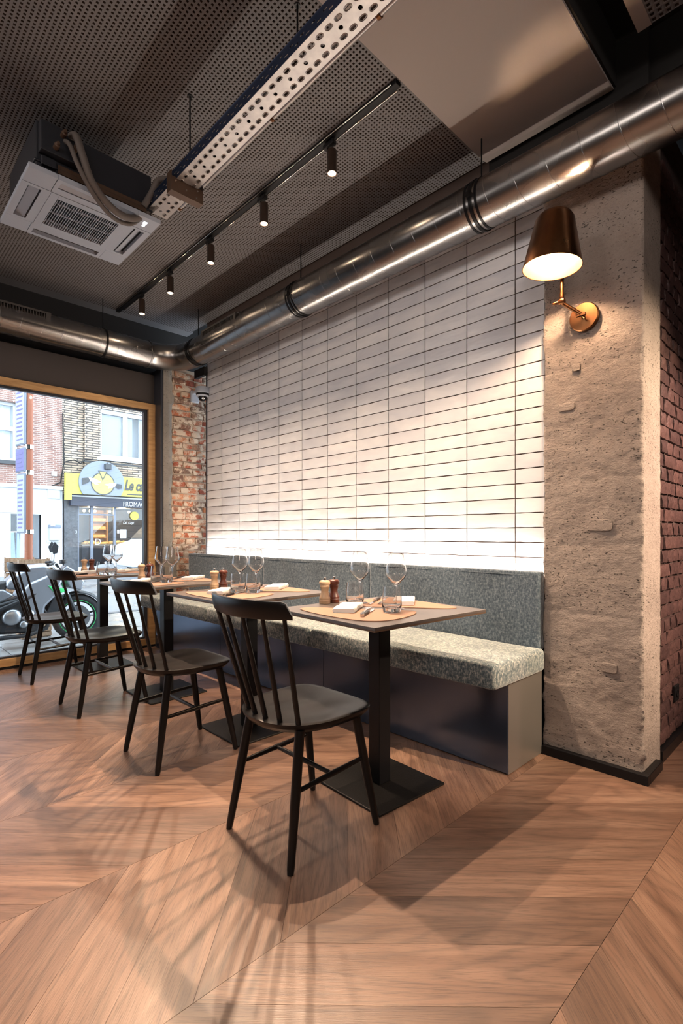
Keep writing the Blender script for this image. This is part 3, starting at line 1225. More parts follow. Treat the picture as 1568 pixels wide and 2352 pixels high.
# conduit beside the tray
cd = thing('conduit', 'thin galvanised conduit running beside the cable tray', 'pipe', (0, 1.300, 2.835))
MB().tube([(-2.60, 0, 0), (-0.35, 0, 0)], 0.010, 12).part('tube', 'zinc', cd, smooth=60)
for x in (-1.75, -2.42, -2.58, -1.15):
    b = MB()
    ring(b, (x, 0, 0), 'x', 0.010, 0.014, 0.004, 16)
    b.box(x - 0.006, x + 0.006, -0.040, -0.010, -0.003, 0.003)
    b.part('pipe_clip', 'copper', cd)

# ================================================================== TRACK LIGHTS
TY = 1.80
tr = thing('light_track', 'black track rail with chrome edge carrying five spotlights', 'track', (0, TY, CZ))
MB().box(-4.78, -1.475, -0.016, 0.016, -0.022, 0).part('rail', 'black_plastic', tr, bevel=0.002)
MB().tube([(-4.70, 0.024, -0.016), (-1.50, 0.024, -0.016)], 0.005, 10).tube([(-4.70, -0.022, -0.018), (-1.50, -0.022, -0.018)], 0.003, 8).part('chrome_edge', 'chrome', tr, smooth=60, kind='stuff')


def spot(i, x, lab):
    s = thing('track_spotlight', lab, 'spotlight', (x, TY, CZ - 0.034), 0, 'spotlights on the ceiling track')
    MB().box(-0.055, 0.02, -0.014, 0.014, -0.022, 0).part('adapter', 'black_plastic', s, bevel=0.003)
    MB().tube([(-0.03, 0, -0.02), (-0.03, 0, -0.055), (-0.024, 0, -0.058)], 0.006, 10).part('arm', 'black_plastic', s, smooth=60)
    MB().lathe([(0.0, -0.045), (0.022, -0.046), (0.025, -0.050), (0.025, -0.168), (0.021, -0.168), (0.020, -0.158), (0.0, -0.157)], 28).part('housing', 'spot_brown', s, smooth=40)
    MB().lathe([(0.0, -0.170), (0.010, -0.171), (0.0195, -0.166), (0.0195, -0.160), (0.0, -0.1585)], 24).part('lamp', 'bulb', s, smooth=60)
    tx, ty = SPT[i]
    l = light('spot_beam', 'SPOT', (x, TY, CZ - 0.034 - 0.180), SPW[i], WARM, (tx, ty, 0), spot_size=math.radians(105), spot_blend=0.9, shadow_soft_size=0.012)
    l.parent = None
    # warm spill round the lamp face
    l2 = light('spot_spill', 'POINT', (x, TY, CZ - 0.034 - 0.190), 0.7, WARM, shadow_soft_size=0.015)


m_simple('spot_brown', (0.045, 0.028, 0.020), 0.35, 0.4)
SX = [-1.915, -2.508, -3.125, -3.73, -4.25]
SPT = [(-1.2, 1.2), (-1.9, 1.3), (-2.7, 1.35), (-3.3, 1.35), (-3.9, 1.35)]
SPW = [330, 250, 180, 140, 110]
SL = ['track spotlight nearest the camera, largest of the five lit ones', 'second spotlight along the track from the camera',
      'middle one of the five spotlights on the track', 'fourth spotlight along the track, next to last', 'farthest track spotlight, at the window end of the rail']
for i, x in enumerate(SX):
    spot(i, x, SL[i])

# ================================================================== AIR CONDITIONER
ac = thing('air_conditioner', 'ceiling cassette air conditioner with white square panel and dark body', 'air conditioner', (-2.885, 0.895, 2.71))
W2, D2 = 0.288, 0.305
MB().box(-0.255, 0.255, -0.27, 0.27, 0.022, 0.250).box(-0.262, 0.262, -0.277, 0.277, 0.06, 0.072).part('body', 'ac_dark', ac, bevel=0.006)
# panel: corner covers, side covers with slots, inlet grille frame
cw = 0.118
cor = []
for sx in (-1, 1):
    for sy in (-1, 1):
        xa, xb = sorted((sx * W2, sx * (W2 - cw)))
        ya, yb = sorted((sy * D2, sy * (D2 - cw)))
        MB().box(xa, xb, ya, yb, 0, 0.024).part('corner_cover', 'white_plastic', ac, bevel=0.002)
gi = 0.170
for sy in (-1, 1):      # sides along x
    b = MB()
    ya, yb = sorted((sy * D2, sy * (D2 - 0.030)))
    L = W2 - cw - 0.002
    b.box(-L, L, ya, yb, 0, 0.024)
    ya2, yb2 = sorted((sy * (D2 - 0.085), sy * (gi + 0.002)))
    b.box(-L, L, ya2, yb2, 0.0, 0.024)
    b.box(-L, -L + 0.018, min(ya, ya2), max(yb, yb2), 0.0, 0.024).box(L - 0.018, L, min(ya, ya2), max(yb, yb2), 0.0, 0.024)
    sc = b.part('side_cover', 'white_plastic', ac)
    MB().box(-L + 0.018, L - 0.018, -0.022, 0.022, -0.0015, 0.0015, Matrix.Rotation(sy * 0.5, 3, 'X'), (0, sy * (D2 - 0.058), 0.012)).part('louvre', 'white_plastic', ac)
for sx in (-1, 1):
    b = MB()
    L = D2 - cw - 0.002
    xa, xb = sorted((sx * W2, sx * (W2 - 0.024)))
    b.box(xa, xb, -L, L, 0, 0.024)
    xa2, xb2 = sorted((sx * (W2 - 0.072), sx * (gi + 0.002)))
    b.box(xa2, xb2, -L, L, 0.0, 0.024)
    b.box(min(xa, xa2), max(xb, xb2), -L, -L + 0.018, 0, 0.024).box(min(xa, xa2), max(xb, xb2), L - 0.018, L, 0, 0.024)
    b.part('side_cover', 'white_plastic', ac)
    MB().box(-0.020, 0.020, -L + 0.018, L - 0.018, -0.0015, 0.0015, Matrix.Rotation(-sx * 0.5, 3, 'Y'), (sx * (W2 - 0.048), 0, 0.012)).part('louvre', 'white_plastic', ac)
MB().box(-0.27, 0.27, -0.285, 0.285, 0.020, 0.026).part('inner_tray', 'black_plastic', ac)
b = MB()
g2 = 0.135
b.box(-gi, gi, -gi - 0.012, -g2 - 0.012, -0.002, 0.02).box(-gi, gi, g2 + 0.012, gi + 0.012, -0.002, 0.02).box(-gi, -g2, -g2 - 0.012, g2 + 0.012, -0.002, 0.02).box(g2, gi, -g2 - 0.012, g2 + 0.012, -0.002, 0.02)
gf = b.part('inlet_frame', 'white_plastic', ac, bevel=0.001)
b = MB()
for i in range(27):
    yy = -g2 - 0.012 + (2 * g2 + 0.024) * (i + 0.5) / 27
    b.box(-g2, g2, yy - 0.0010, yy + 0.0010, 0.0, 0.003)
for xx in (-0.09, 0, 0.09):
    b.box(xx - 0.001, xx + 0.001, -g2 - 0.012, g2 + 0.012, -0.001, 0.006)
b.part('grille_slats', 'white_plastic', gf, kind='stuff')
MB().box(0.23, 0.252, 0.232, 0.250, -0.001, 0.001).box(0.205, 0.222, 0.238, 0.250, -0.001, 0.001).part('indicator_light', 'indicator', ac)
MB().box(0.256, 0.262, -0.18, 0.24, 0.045, 0.085).part('side_bracket', 'brown_steel', ac)
# body details (service box, valves, hanger brackets)
b = MB().box(0.256, 0.30, -0.26, -0.10, 0.10, 0.235).box(0.256, 0.275, -0.25, -0.19, 0.05, 0.09)
b.part('service_box', 'ac_dark', ac, bevel=0.003)
for (yy, zz) in ((-0.17, 0.20), (-0.12, 0.16), (-0.20, 0.13)):
    MB().lathe([(0.012, 0), (0.012, 0.03), (0.007, 0.032), (0.007, 0.045)], 12, RY, (0.30, yy, zz)).part('valve', 'brown_steel', ac, smooth=40)



def hose(name, pts, r, m, label, ribs=True):
    P = smoothpath(pts, 14)
    rs = r
    if ribs:
        Q = []
        rs = []
        L = 0
        for a, c in zip(P[:-1], P[1:]):
            n = max(2, int((c - a).length / 0.0045))
            for t in range(n):
                Q.append(a.lerp(c, t / n))
        P = Q
        rs = [r * (1.0 + (0.05 if k % 2 else -0.03)) for k in range(len(P))]
    return tag(MB().tube(P, rs, 12).part(name, m, None, smooth=60), label, 'hose')


hose('drain_hose', [(-2.60, 0.760, 2.93), (-2.545, 0.770, 2.91), (-2.52, 0.790, 2.82), (-2.53, 0.835, 2.725), (-2.56, 0.93, 2.665), (-2.60, 1.03, 2.672), (-2.635, 1.12, 2.735), (-2.64, 1.17, 2.800), (-2.58, 1.19, 2.820)],
     0.0165, 'hose', 'thick ribbed insulated hose curving down the side of the air conditioner')
hose('power_cable', [(-2.60, 0.735, 2.90), (-2.55, 0.745, 2.86), (-2.53, 0.775, 2.77), (-2.555, 0.85, 2.685), (-2.60, 0.95, 2.645), (-2.635, 1.05, 2.665), (-2.655, 1.13, 2.745), (-2.655, 1.19, 2.812), (-2.58, 1.235, 2.818)],
     0.0105, 'hose', 'thinner hose hanging just under the thick hose of the air conditioner')
hose('refrigerant_pipe', [(-2.626, 1.12, 2.78), (-2.60, 1.15, 2.85), (-2.555, 1.17, 2.905), (-2.49, 1.19, 2.885), (-2.42, 1.20, 2.828), (-2.30, 1.20, 2.8265)],
     0.016, 'hose', 'short insulated pipe elbow between air conditioner and cable tray', False)

# ================================================================== WALL LAMP
lp = thing('wall_lamp', 'copper wall lamp with conical shade on the concrete pillar', 'lamp', (-0.909, PF - 0.004, 2.080))
Rm = Matrix.Rotation(PI / 2, 3, 'X')
MB().lathe([(0.0, 0.0), (0.066, 0.0), (0.066, 0.016), (0.062, 0.021), (0.0, 0.023)], 40, Rm).part('wall_plate', 'copper', lp, smooth=30)
b = MB().tube([(0, -0.020, 0.0), (0, -0.052, 0.0)], 0.009, 12)
b.box(-0.022, 0.020, -0.056, -0.040, -0.006, 0.006)
b.tube([(0, -0.045, -0.002), (0.014, -0.047, -0.022)], 0.004, 8)
b.part('pivot', 'copper', lp, smooth=40)
MB().tube([(0.0, -0.048, 0.002), (-0.068, -0.095, 0.062)], 0.0085, 14).part('lower_arm', 'copper', lp, smooth=40)
b = MB().lathe([(0.013, -0.013), (0.0145, -0.006), (0.0145, 0.006), (0.013, 0.013)], 16, RY, (-0.068, -0.095, 0.068))
b.tube([(-0.082, -0.095, 0.068), (-0.096, -0.100, 0.066), (-0.108, -0.104, 0.064)], [0.006, 0.008, 0.004], 8)
b.part('wing_nut', 'copper', lp, smooth=40)
MB().tube([(-0.068, -0.095, 0.075), (-0.068, -0.095, 0.300)], 0.0085, 14).tube([(-0.068, -0.095, 0.085), (-0.068, -0.095, 0.105)], 0.0105, 14).part('upper_arm', 'copper', lp, smooth=40)
# shade (axis slightly tilted)
SH = Vector((-0.052, -0.240, 0.165))
Rt = Matrix.Rotation(-0.02, 3, 'X') @ Matrix.Rotation(0.05, 3, 'Y')
MB().lathe([(0.124, 0.0), (0.122, 0.0), (0.078, 0.205), (0.066, 0.222), (0.058, 0.224), (0.058, 0.227), (0.068, 0.225), (0.081, 0.206)], 48, Rt, SH, closed=True).part('shade', 'copper', lp, smooth=40)
MB().lathe([(0.1215, 0.002), (0.0775, 0.203), (0.064, 0.219), (0.058, 0.2215)], 48, Rt, SH, cap=False).part('shade_lining', 'lamp_inner', lp, smooth=40)
MB().tube([(-0.068, -0.095, 0.292), (-0.060, -0.150, 0.298), (-0.052, -0.225, 0.298)], 0.0085, 12).part('socket_arm', 'copper', lp, smooth=40)
MB().lathe([(0.0, 0.19), (0.024, 0.185), (0.026, 0.15), (0.020, 0.135), (0.0, 0.134)], 24, Rt, SH).part('lamp_socket', 'brown_steel', lp, smooth=40)
MB().lathe([(0.0, 0.075), (0.018, 0.080), (0.029, 0.100), (0.024, 0.122), (0.010, 0.130)], 24, Rt, SH).part('light_bulb', 'lamp_bulb', lp, smooth=60)

# ================================================================== SECURITY CAMERA
sc_ = thing('security_camera', 'small white dome security camera on the brick pier', 'camera', (-4.665, 2.50, 2.455))
MB().box(0, 0.03, -0.045, 0.045, -0.075, 0.045).box(0.02, 0.14, -0.04, 0.04, 0.0, 0.035).part('wall_bracket', 'white_plastic', sc_, bevel=0.012)
MB().lathe([(0.0, 0.045), (0.060, 0.045), (0.068, 0.035), (0.068, -0.012), (0.060, -0.018), (0.0, -0.018)], 32, None, (0.17, 0, 0)).part('housing', 'white_plastic', sc_, smooth=40)
MB().lathe([(0.0, -0.017), (0.064, -0.017), (0.061, -0.036), (0.0, -0.036)], 32, None, (0.17, 0, 0)).part('dark_band', 'black_plastic', sc_, smooth=40)
MB().lathe([(0.0, -0.036), (0.062, -0.036), (0.055, -0.046), (0.0, -0.047)], 32, None, (0.17, 0, 0)).part('lower_ring', 'white_plastic', sc_, smooth=40)
MB().lathe([(0.0, -0.045), (0.040, -0.045), (0.041, -0.058), (0.034, -0.074), (0.018, -0.085), (0.0, -0.089)], 28, None, (0.17, 0, 0)).part('dome', 'black_plastic', sc_, smooth=50)
MB().lathe([(0.0, 0.0), (0.014, 0.0), (0.012, 0.006), (0.0, 0.008)], 20, Matrix.Rotation(PI / 2, 3, 'Y') @ Matrix.Rotation(0.6, 3, 'X'), (0.203, -0.012, -0.066)).part('lens', 'chrome', sc_, smooth=50)

# ================================================================== BENCH
bx0, bx1 = -4.66, -1.085
bn = thing('bench', 'long upholstered wall bench with grey green chenille seat on dark metal base', 'bench', (0, 0, 0))
for (a, c) in ((-4.66, -3.522), (-3.519, -2.322), (-2.319, -1.106)):
    MB().box(a, c, 2.110, 2.13, 0.006, 0.415).part('base_panel', 'sheet', bn, bevel=0.0015)
MB().box(-4.66, -1.115, 2.13, 2.43, 0.02, 0.41).part('base_core', 'steel_black', bn)
MB().box(-1.114, -1.103, 2.112, 2.445, 0.004, 0.415).part('end_panel', 'steel_end', bn, bevel=0.001, label='brushed steel end panel')


def cushion(a, c, y0, y1, z0, z1, nx, seed, name, m, r=0.022, puff=0.008):
    """rounded upholstered block: superellipse cross-section swept along x"""
    n = 40
    prof = []
    hy, hz = (y1 - y0) / 2, (z1 - z0) / 2
    cy, cz = (y0 + y1) / 2, (z0 + z1) / 2
    for k in range(n):
        t = 2 * PI * k / n
        # rounded rectangle
        ct_, st = math.cos(t), math.sin(t)
        e = 0.16 if name != 'backrest' else 0.12
        yy = hy * (abs(ct_) ** e) * (1 if ct_ >= 0 else -1)
        zz = hz * (abs(st) ** e) * (1 if st >= 0 else -1)
        prof.append((yy, zz))
    vs, fs = [], []
    L = c - a
    st_ = [0, 0.006, 0.018, 0.04] + [0.04 + (L - 0.08) * i / nx for i in range(1, nx)] + [L - 0.04, L - 0.018, L - 0.006, L]
    for i, d in enumerate(st_):
        e = min(d, L - d)
        sh_ = (1 - math.sqrt(max(0, 1 - (1 - min(e, r) / r) ** 2))) * r
        for (yy, zz) in prof:
            sy = (hy - sh_) / hy
            sz = (hz - sh_) / hz
            x = a + d
            pz = puff * noise.noise(Vector((x * 3 + seed, yy * 6, 0))) * (1 if zz > 0 else 0.3)
            py = 0.004 * noise.noise(Vector((x * 7 + seed, zz * 9, 5)))
            vs.append((x, cy + yy * sy + py, cz + zz * sz + pz))
    for i in range(len(st_) - 1):
        for k in range(n):
            k2 = (k + 1) % n
            fs.append((i * n + k, i * n + k2, (i + 1) * n + k2, (i + 1) * n + k))
    fs.append(tuple(reversed(range(n))))
    fs.append(tuple(range((len(st_) - 1) * n, len(st_) * n)))
    return MB().add(vs, fs).part(name, m, bn, smooth=60)


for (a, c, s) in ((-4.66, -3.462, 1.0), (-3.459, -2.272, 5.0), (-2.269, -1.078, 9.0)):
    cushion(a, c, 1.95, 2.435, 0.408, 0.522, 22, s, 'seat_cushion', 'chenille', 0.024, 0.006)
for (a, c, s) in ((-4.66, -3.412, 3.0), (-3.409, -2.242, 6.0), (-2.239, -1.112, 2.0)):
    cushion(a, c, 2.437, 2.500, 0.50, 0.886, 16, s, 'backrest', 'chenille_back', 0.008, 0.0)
    MB().tube([(a + 0.006, 2.4375, 0.868), (c - 0.006, 2.4375, 0.868)], 0.0022, 6).part('piping', 'chenille_back', bn)
MB().box(-4.48, -1.12, 2.502, 2.524, 0.862, 0.872).part('led_strip', 'led', bn, label='warm glowing light strip behind the backrest')
MB().box(-4.48, -1.108, 2.500, 2.530, 0.0, 0.860).part('back_panel', 'steel_black', bn)


# ================================================================== CHAIRS
def make_chair(label):
    t = thing('dining_chair', label, 'chair', (0, 0, 0), 0, 'black spindle-back chairs along the tables')
    # seat: outline rings
    n = 56
    def outline(a, k=1.0):
        # a=0 -> +x ; front is +y
        c_, s_ = math.cos(a), math.sin(a)
        e = 0.40 if s_ > 0 else 0.86
        hx = 0.205
        hy = 0.195 if s_ > 0 else 0.215
        x = hx * (abs(c_) ** e) * (1 if c_ >= 0 else -1)
        y = hy * (abs(s_) ** (e)) * (1 if s_ >= 0 else -1)
        if s_ < 0:
            x *= 1.0 - 0.04 * abs(s_)
        return x * k, y * k
    vs, fs = [], []
    rings = [0.06, 0.2, 0.34, 0.48, 0.62, 0.76, 0.88, 0.96, 0.99]
    def top(x, y):
        d1 = math.exp(-(((x - 0.085) / 0.085) ** 2 + ((y - 0.0) / 0.15) ** 2))
        d2 = math.exp(-(((x + 0.085) / 0.085) ** 2 + ((y - 0.0) / 0.15) ** 2))
        return 0.455 - 0.014 * (d1 + d2)
    for k in rings:
        for i in range(n):
            x, y = outline(2 * PI * i / n, k)
            vs.append((x, y, top(x, y) - (0.002 if k == 0.99 else 0)))
    for (k, z) in ((1.0, 0.4505), (0.985, 0.440), (0.90, 0.420), (0.3, 0.418)):
        for i in range(n):
            x, y = outline(2 * PI * i / n, k)
            vs.append((x, y, z))
    m_ = len(rings) + 4
    for r in range(m_ - 1):
        for i in range(n):
            j = (i + 1) % n
            fs.append((r * n + i, r * n + j, (r + 1) * n + j, (r + 1) * n + i))
    fs.append(tuple(range(n)))
    fs.append(tuple(range((m_ - 1) * n, m_ * n)))
    MB().add(vs, fs).part('seat', 'chair_black', t, smooth=50)
    feet = {}
    for sx in (-1, 1):
        for sy in (-1, 1):
            tp = Vector((sx * 0.140, 0.130 if sy > 0 else -0.130, 0.425))
            ft = Vector((sx * 0.178, 0.205 if sy > 0 else -0.200, 0.0))
            feet[(sx, sy)] = (tp, ft)
            P = [ft, ft.lerp(tp, 0.04), ft.lerp(tp, 0.5), tp]
            MB().tube(P, [0.0105, 0.0125, 0.0165, 0.0170], 14).part('leg', 'chair_black', t, smooth=50)
    mids = {}
    for sx in (-1, 1):
        f_ = feet[(sx, 1)]
        r_ = feet[(sx, -1)]
        z = 0.255
        pf = f_[1].lerp(f_[0], 0.60)
        pr_ = r_[1].lerp(r_[0], 0.56)
        mid = (pf + pr_) / 2
        mids[sx] = mid
        MB().tube([pr_, mid, pf], [0.0075, 0.0100, 0.0075], 12).part('stretcher', 'chair_black', t, smooth=50)
    MB().tube([mids[-1], (mids[-1] + mids[1]) / 2, mids[1]], [0.0072, 0.0095, 0.0072], 12).part('stretcher', 'chair_black', t, smooth=50)
    # crest rail
    vs, fs = [], []
    N = 28
    def arc(s):
        x = 0.218 * math.sin(s * 1.05) / math.sin(1.05)
        y = -0.292 + 0.070 * (1 - math.cos(s * 1.05)) / (1 - math.cos(1.05))
        return x, y
    K = 10
    for i in range(N + 1):
        s = -1 + 2 * i / N
        x, y = arc(s)
        x2, y2 = arc(s + 0.01)
        tx, ty = x2 - x, y2 - y
        l_ = math.hypot(tx, ty)
        nx_, ny_ = -ty / l_, tx / l_
        e = abs(s)
        zt = 0.866
        if e > 0.86:
            q = (e - 0.86) / 0.14
            zt = 0.812 + 0.054 * math.sqrt(max(0.0, 1 - q * q * 0.97))
        zb = 0.803 + 0.005 * e
        h = zt - zb
        th = 0.0105
        for k in range(K):
            a = 2 * PI * k / K
            dz = (abs(math.sin(a)) ** 0.5) * (1 if math.sin(a) >= 0 else -1) * h / 2
            dn = (abs(math.cos(a)) ** 0.5) * (1 if math.cos(a) >= 0 else -1) * th
            zz = (zt + zb) / 2 + dz
            lean = -(zz - 0.81) * 0.20
            vs.append((x + nx_ * dn, y + ny_ * dn + lean, zz))
    for i in range(N):
        for k in range(K):
            k2 = (k + 1) % K
            fs.append((i * K + k, i * K + k2, (i + 1) * K + k2, (i + 1) * K + k))
    fs.append(tuple(reversed(range(K))))
    fs.append(tuple(range(N * K, (N + 1) * K)))
    MB().add(vs, fs).part('crest_rail', 'chair_black', t, smooth=50)
    for i, u in enumerate((-1, -0.6, -0.2, 0.2, 0.6, 1)):
        bxp = u * 0.148
        byp = -0.188 + 0.046 * u * u
        s = u * 0.86
        x, y = arc(s)
        MB().tube([(bxp, byp, 0.448), (bxp + (x - bxp) * 0.45, byp + (y - byp) * 0.45, 0.61), (x, y, 0.812)], [0.0090, 0.0085, 0.0068], 10).part('spindle', 'chair_black', t, smooth=60)
    return t


CH = [(-1.438, 1.205, 0.0, 'black spindle-back dining chair nearest the camera, largest in view'),
      (-2.372, 1.198, 0.0, 'second black spindle-back chair from the camera, at the second table'),
      (-3.368, 1.180, 0.0, 'third black spindle-back chair from the camera, reflecting daylight on its seat'),
      (-4.318, 1.160, 0.0, 'farthest black spindle-back chair, beside the street window')]
c0 = None
for i, (x, y, rz, lab) in enumerate(CH):
    if c0 is None:
        c0 = make_chair(lab)
        o = c0
    else:
        o = copy_tree(c0)
        o['label'] = lab
    o.location = (x, y, 0)
    o.rotation_euler = (0, 0, rz)


# ================================================================== TABLES
ORD = ['nearest', 'second', 'third', 'window-end']


def make_table(label):
    t = thing('bistro_table', label, 'table', (0, 0, 0), 0, 'square pedestal tables in front of the bench')
    MB().box(-0.31, 0.31, -0.335, 0.335, 0.7385, 0.750).part('tabletop', 'table_top', t, bevel=0.0015)
    b = MB().box(-0.309, 0.309, -0.334, 0.334, 0.733, 0.7385)
    b.part('edge_band', 'table_edge', t)
    MB().box(-0.0335, 0.0335, -0.0335, 0.0335, 0.010, 0.733).part('post', 'steel_black', t, bevel=0.003)
    MB().box(-0.197, 0.197, -0.197, 0.197, 0.0, 0.010).part('foot_plate', 'plate_black', t, bevel=0.004)
    MB().box(-0.16, 0.16, -0.16, 0.16, 0.727, 0.733).part('mounting_plate', 'steel_black', t)
    return t


m_simple('plate_black', (0.006, 0.0055, 0.005), 0.45, 0.0, **{'Specular IOR Level': 0.25})
k = NT(M['plate_black'])
k.l(k.bump(k.noise(k.coord('Object'), 260, 2), 0.35, 0.002), k.b.inputs['Normal'])
TB = [(-1.462, 1.656), (-2.390, 1.615), (-3.318, 1.575), (-4.385, 1.530)]
TLAB = ['pedestal table nearest the camera, with two tan placemats', 'second pedestal table from the camera, between the first and third',
        'third pedestal table from the camera, near the brick pier', 'farthest pedestal table, beside the street window']
t0 = None
for i, (x, y) in enumerate(TB):
    if t0 is None:
        t0 = make_table(TLAB[i])
        o = t0
    else:
        o = copy_tree(t0)
        o['label'] = TLAB[i]
    o.location = (x, y, 0)
# height of the tabletop surface
TZP = 0.7505
TRZ = [-0.060, 0.0, 0.0, 0.0]
t0.rotation_euler = (0, 0, TRZ[0])

# ------------------------------------------------------------------ table setting prototypes
def mat_poly(s=1):
    """rounded pebble outline, offsets from the table centre"""
    C = [(-0.205, -0.272), (-0.03, -0.300), (0.16, -0.285), (0.240, -0.215), (0.232, -0.08), (0.165, 0.045), (0.055, 0.005), (-0.085, -0.110), (-0.205, -0.205)]
    n = len(C)
    out = []
    for i in range(n):
        p0, p1, p2, p3 = [Vector(C[(i + q) % n]) for q in (-1, 0, 1, 2)]
        for k_ in range(7):
            t = k_ / 7
            v = 0.5 * ((2 * p1) + (-p0 + p2) * t + (2 * p0 - 5 * p1 + 4 * p2 - p3) * t * t + (-p0 + 3 * p1 - 3 * p2 + p3) * t ** 3)
            out.append((v.x, v.y))
    return out


MEM = MB().prism(mat_poly(), 0, 0.0028).mesh('placemat', 'leather', smooth=40)


def lathe_mesh(prof, n, m, name, closed=False, smooth=50):
    return MB().lathe(prof, n, closed=closed).mesh(name, m, smooth=smooth)


# wine glass: outer then inner profile (one closed skin)
wg = [(0.0, 0.0), (0.036, 0.0), (0.0365, 0.0015), (0.020, 0.0030), (0.006, 0.0065), (0.0036, 0.020), (0.0033, 0.085), (0.0050, 0.098), (0.018, 0.112),
      (0.036, 0.132), (0.0455, 0.146), (0.0460, 0.151), (0.0435, 0.170), (0.0370, 0.205), (0.0325, 0.236),
      (0.0315, 0.236), (0.0360, 0.205), (0.0424, 0.170), (0.0448, 0.151), (0.0440, 0.146), (0.034, 0.1335), (0.016, 0.1150), (0.006, 0.1070), (0.0, 0.1060)]
WGM = lathe_mesh(wg, 40, 'glass', 'wine_glass', smooth=35)
tg = [(0.0, 0.0), (0.033, 0.0), (0.036, 0.003), (0.0405, 0.030), (0.0400, 0.060), (0.0355, 0.104), (0.0343, 0.104), (0.0386, 0.060), (0.0390, 0.034), (0.0340, 0.020), (0.0, 0.015)]
TGM = lathe_mesh(tg, 40, 'glass', 'tumbler', smooth=35)


def make_mill(key, label, group):
    t = thing('pepper_mill' if key == 'dark_wood' else 'salt_mill', label, 'mill', (0, 0, 0), 0, group)
    MB().lathe([(0.0, 0.0), (0.0255, 0.0), (0.0260, 0.004), (0.0258, 0.014), (0.0268, 0.016), (0.0250, 0.020), (0.0262, 0.024), (0.0250, 0.028), (0.0225, 0.034), (0.0175, 0.050),
                (0.0172, 0.060), (0.0205, 0.074), (0.0222, 0.078), (0.0205, 0.081), (0.0225, 0.084), (0.0215, 0.087), (0.0, 0.087)], 32).part('body', key, t, smooth=40)
    MB().lathe([(0.0, 0.0875), (0.0230, 0.0875), (0.0262, 0.093), (0.0255, 0.100), (0.019, 0.107), (0.0, 0.109)], 32).part('head', key, t, smooth=45)
    MB().lathe([(0.0045, 0.108), (0.0045, 0.116), (0.0058, 0.117), (0.0058, 0.121), (0.0040, 0.1235), (0.0, 0.124)], 16).part('knob', 'chrome', t, smooth=40)
    return t


def napkin_mesh():
    # folded cloth: cross-section with a rounded fold and layered open side, swept along y
    n = 9
    sec = []
    for i in range(n):
        a = PI / 2 + PI * i / (n - 1)
        sec.append((-0.036 + 0.010 * math.cos(a), 0.0105 + 0.0100 * math.sin(a)))
    sec += [(0.046, 0.0015), (0.047, 0.004), (0.042, 0.0052), (0.0475, 0.0068), (0.048, 0.0098), (0.0425, 0.0108), (0.0475, 0.0125), (0.047, 0.016), (0.042, 0.0168), (0.046, 0.018), (0.044, 0.0208)]
    vs, fs = [], []
    S = 14
    m_ = len(sec)
    for j in range(S + 1):
        y = -0.098 + 0.196 * j / S
        e = 1.0 if 0 < j < S else 0.86
        for (x, z) in sec:
            dz = 0.0018 * math.sin(j * 0.9 + x * 40) * (z / 0.02)
            vs.append((x * (0.985 + 0.015 * math.sin(j)), y, 0.0002 + (z + dz) * e))
    for j in range(S):
        for k in range(m_):
            k2 = (k + 1) % m_
            fs.append((j * m_ + k, j * m_ + k2, (j + 1) * m_ + k2, (j + 1) * m_ + k))
    fs.append(tuple(reversed(range(m_))))
    fs.append(tuple(range(S * m_, (S + 1) * m_)))
    return MB().add(vs, fs).mesh('napkin', 'napkin', smooth=50)


NPM = napkin_mesh()


def make_fork(label, group):
    t = thing('fork', label, 'fork', (0, 0, 0), 0, group)
    P = [(0, -0.095, 0.003), (0, -0.04, 0.0045), (0, 0.02, 0.008), (0, 0.045, 0.010)]
    b = MB()
    poly = [(-0.0055, -0.095), (0.0055, -0.095), (0.0045, -0.05), (0.0028, 0.0), (0.0034, 0.030), (-0.0034, 0.030), (-0.0028, 0.0), (-0.0045, -0.05)]
    b.prism(poly, 0.0025, 0.0060)
    b.part('handle', 'chrome', t, bevel=0.001)
    b = MB().prism([(-0.0034, 0.030), (0.0034, 0.030), (0.0115, 0.048), (0.0115, 0.060), (-0.0115, 0.060), (-0.0115, 0.048)], 0.0045, 0.0065)
    for k_ in range(4):
        x = -0.0100 + 0.0067 * k_
        b.box(x - 0.0013, x + 0.0013, 0.058, 0.098, 0.0035, 0.0053)
    b.part('tines', 'chrome', t)
    return t


def make_knife(label, group):
    t = thing('knife', label, 'knife', (0, 0, 0), 0, group)
    h = MB().box(-0.0065, 0.0065, -0.110, -0.008, 0.0008, 0.012).part('handle', 'black_plastic', t, bevel=0.0035)
    MB().box(-0.0070, 0.0070, -0.112, -0.104, 0.0004, 0.0124).box(-0.0070, 0.0070, -0.012, -0.004, 0.0008, 0.0122).part('ferrule', 'chrome', h)
    MB().prism([(-0.0060, -0.006), (0.0050, -0.006), (0.0085, 0.05), (0.0060, 0.085), (-0.002, 0.108), (-0.0065, 0.08)], 0.0015, 0.0032).part('blade', 'chrome', t)
    return t


proto = {}


def place(kind, maker, loc, rz, label, scale=None):
    if kind not in proto:
        proto[kind] = maker(label)
        o = proto[kind]
    else:
        o = copy_tree(proto[kind])
        o['label'] = label
    o.location = loc
    o.rotation_euler = (0, 0, rz)
    return o


def single(mesh, name, cat, group):
    def mk(label):
        o = bpy.data.objects.new(name, mesh)
        COL.objects.link(o)
        return tag(o, label, cat, group)
    return mk


TN = ['nearest table', 'second table from the camera', 'third table from the camera', 'table beside the window']
MZ = TZP + 0.0030
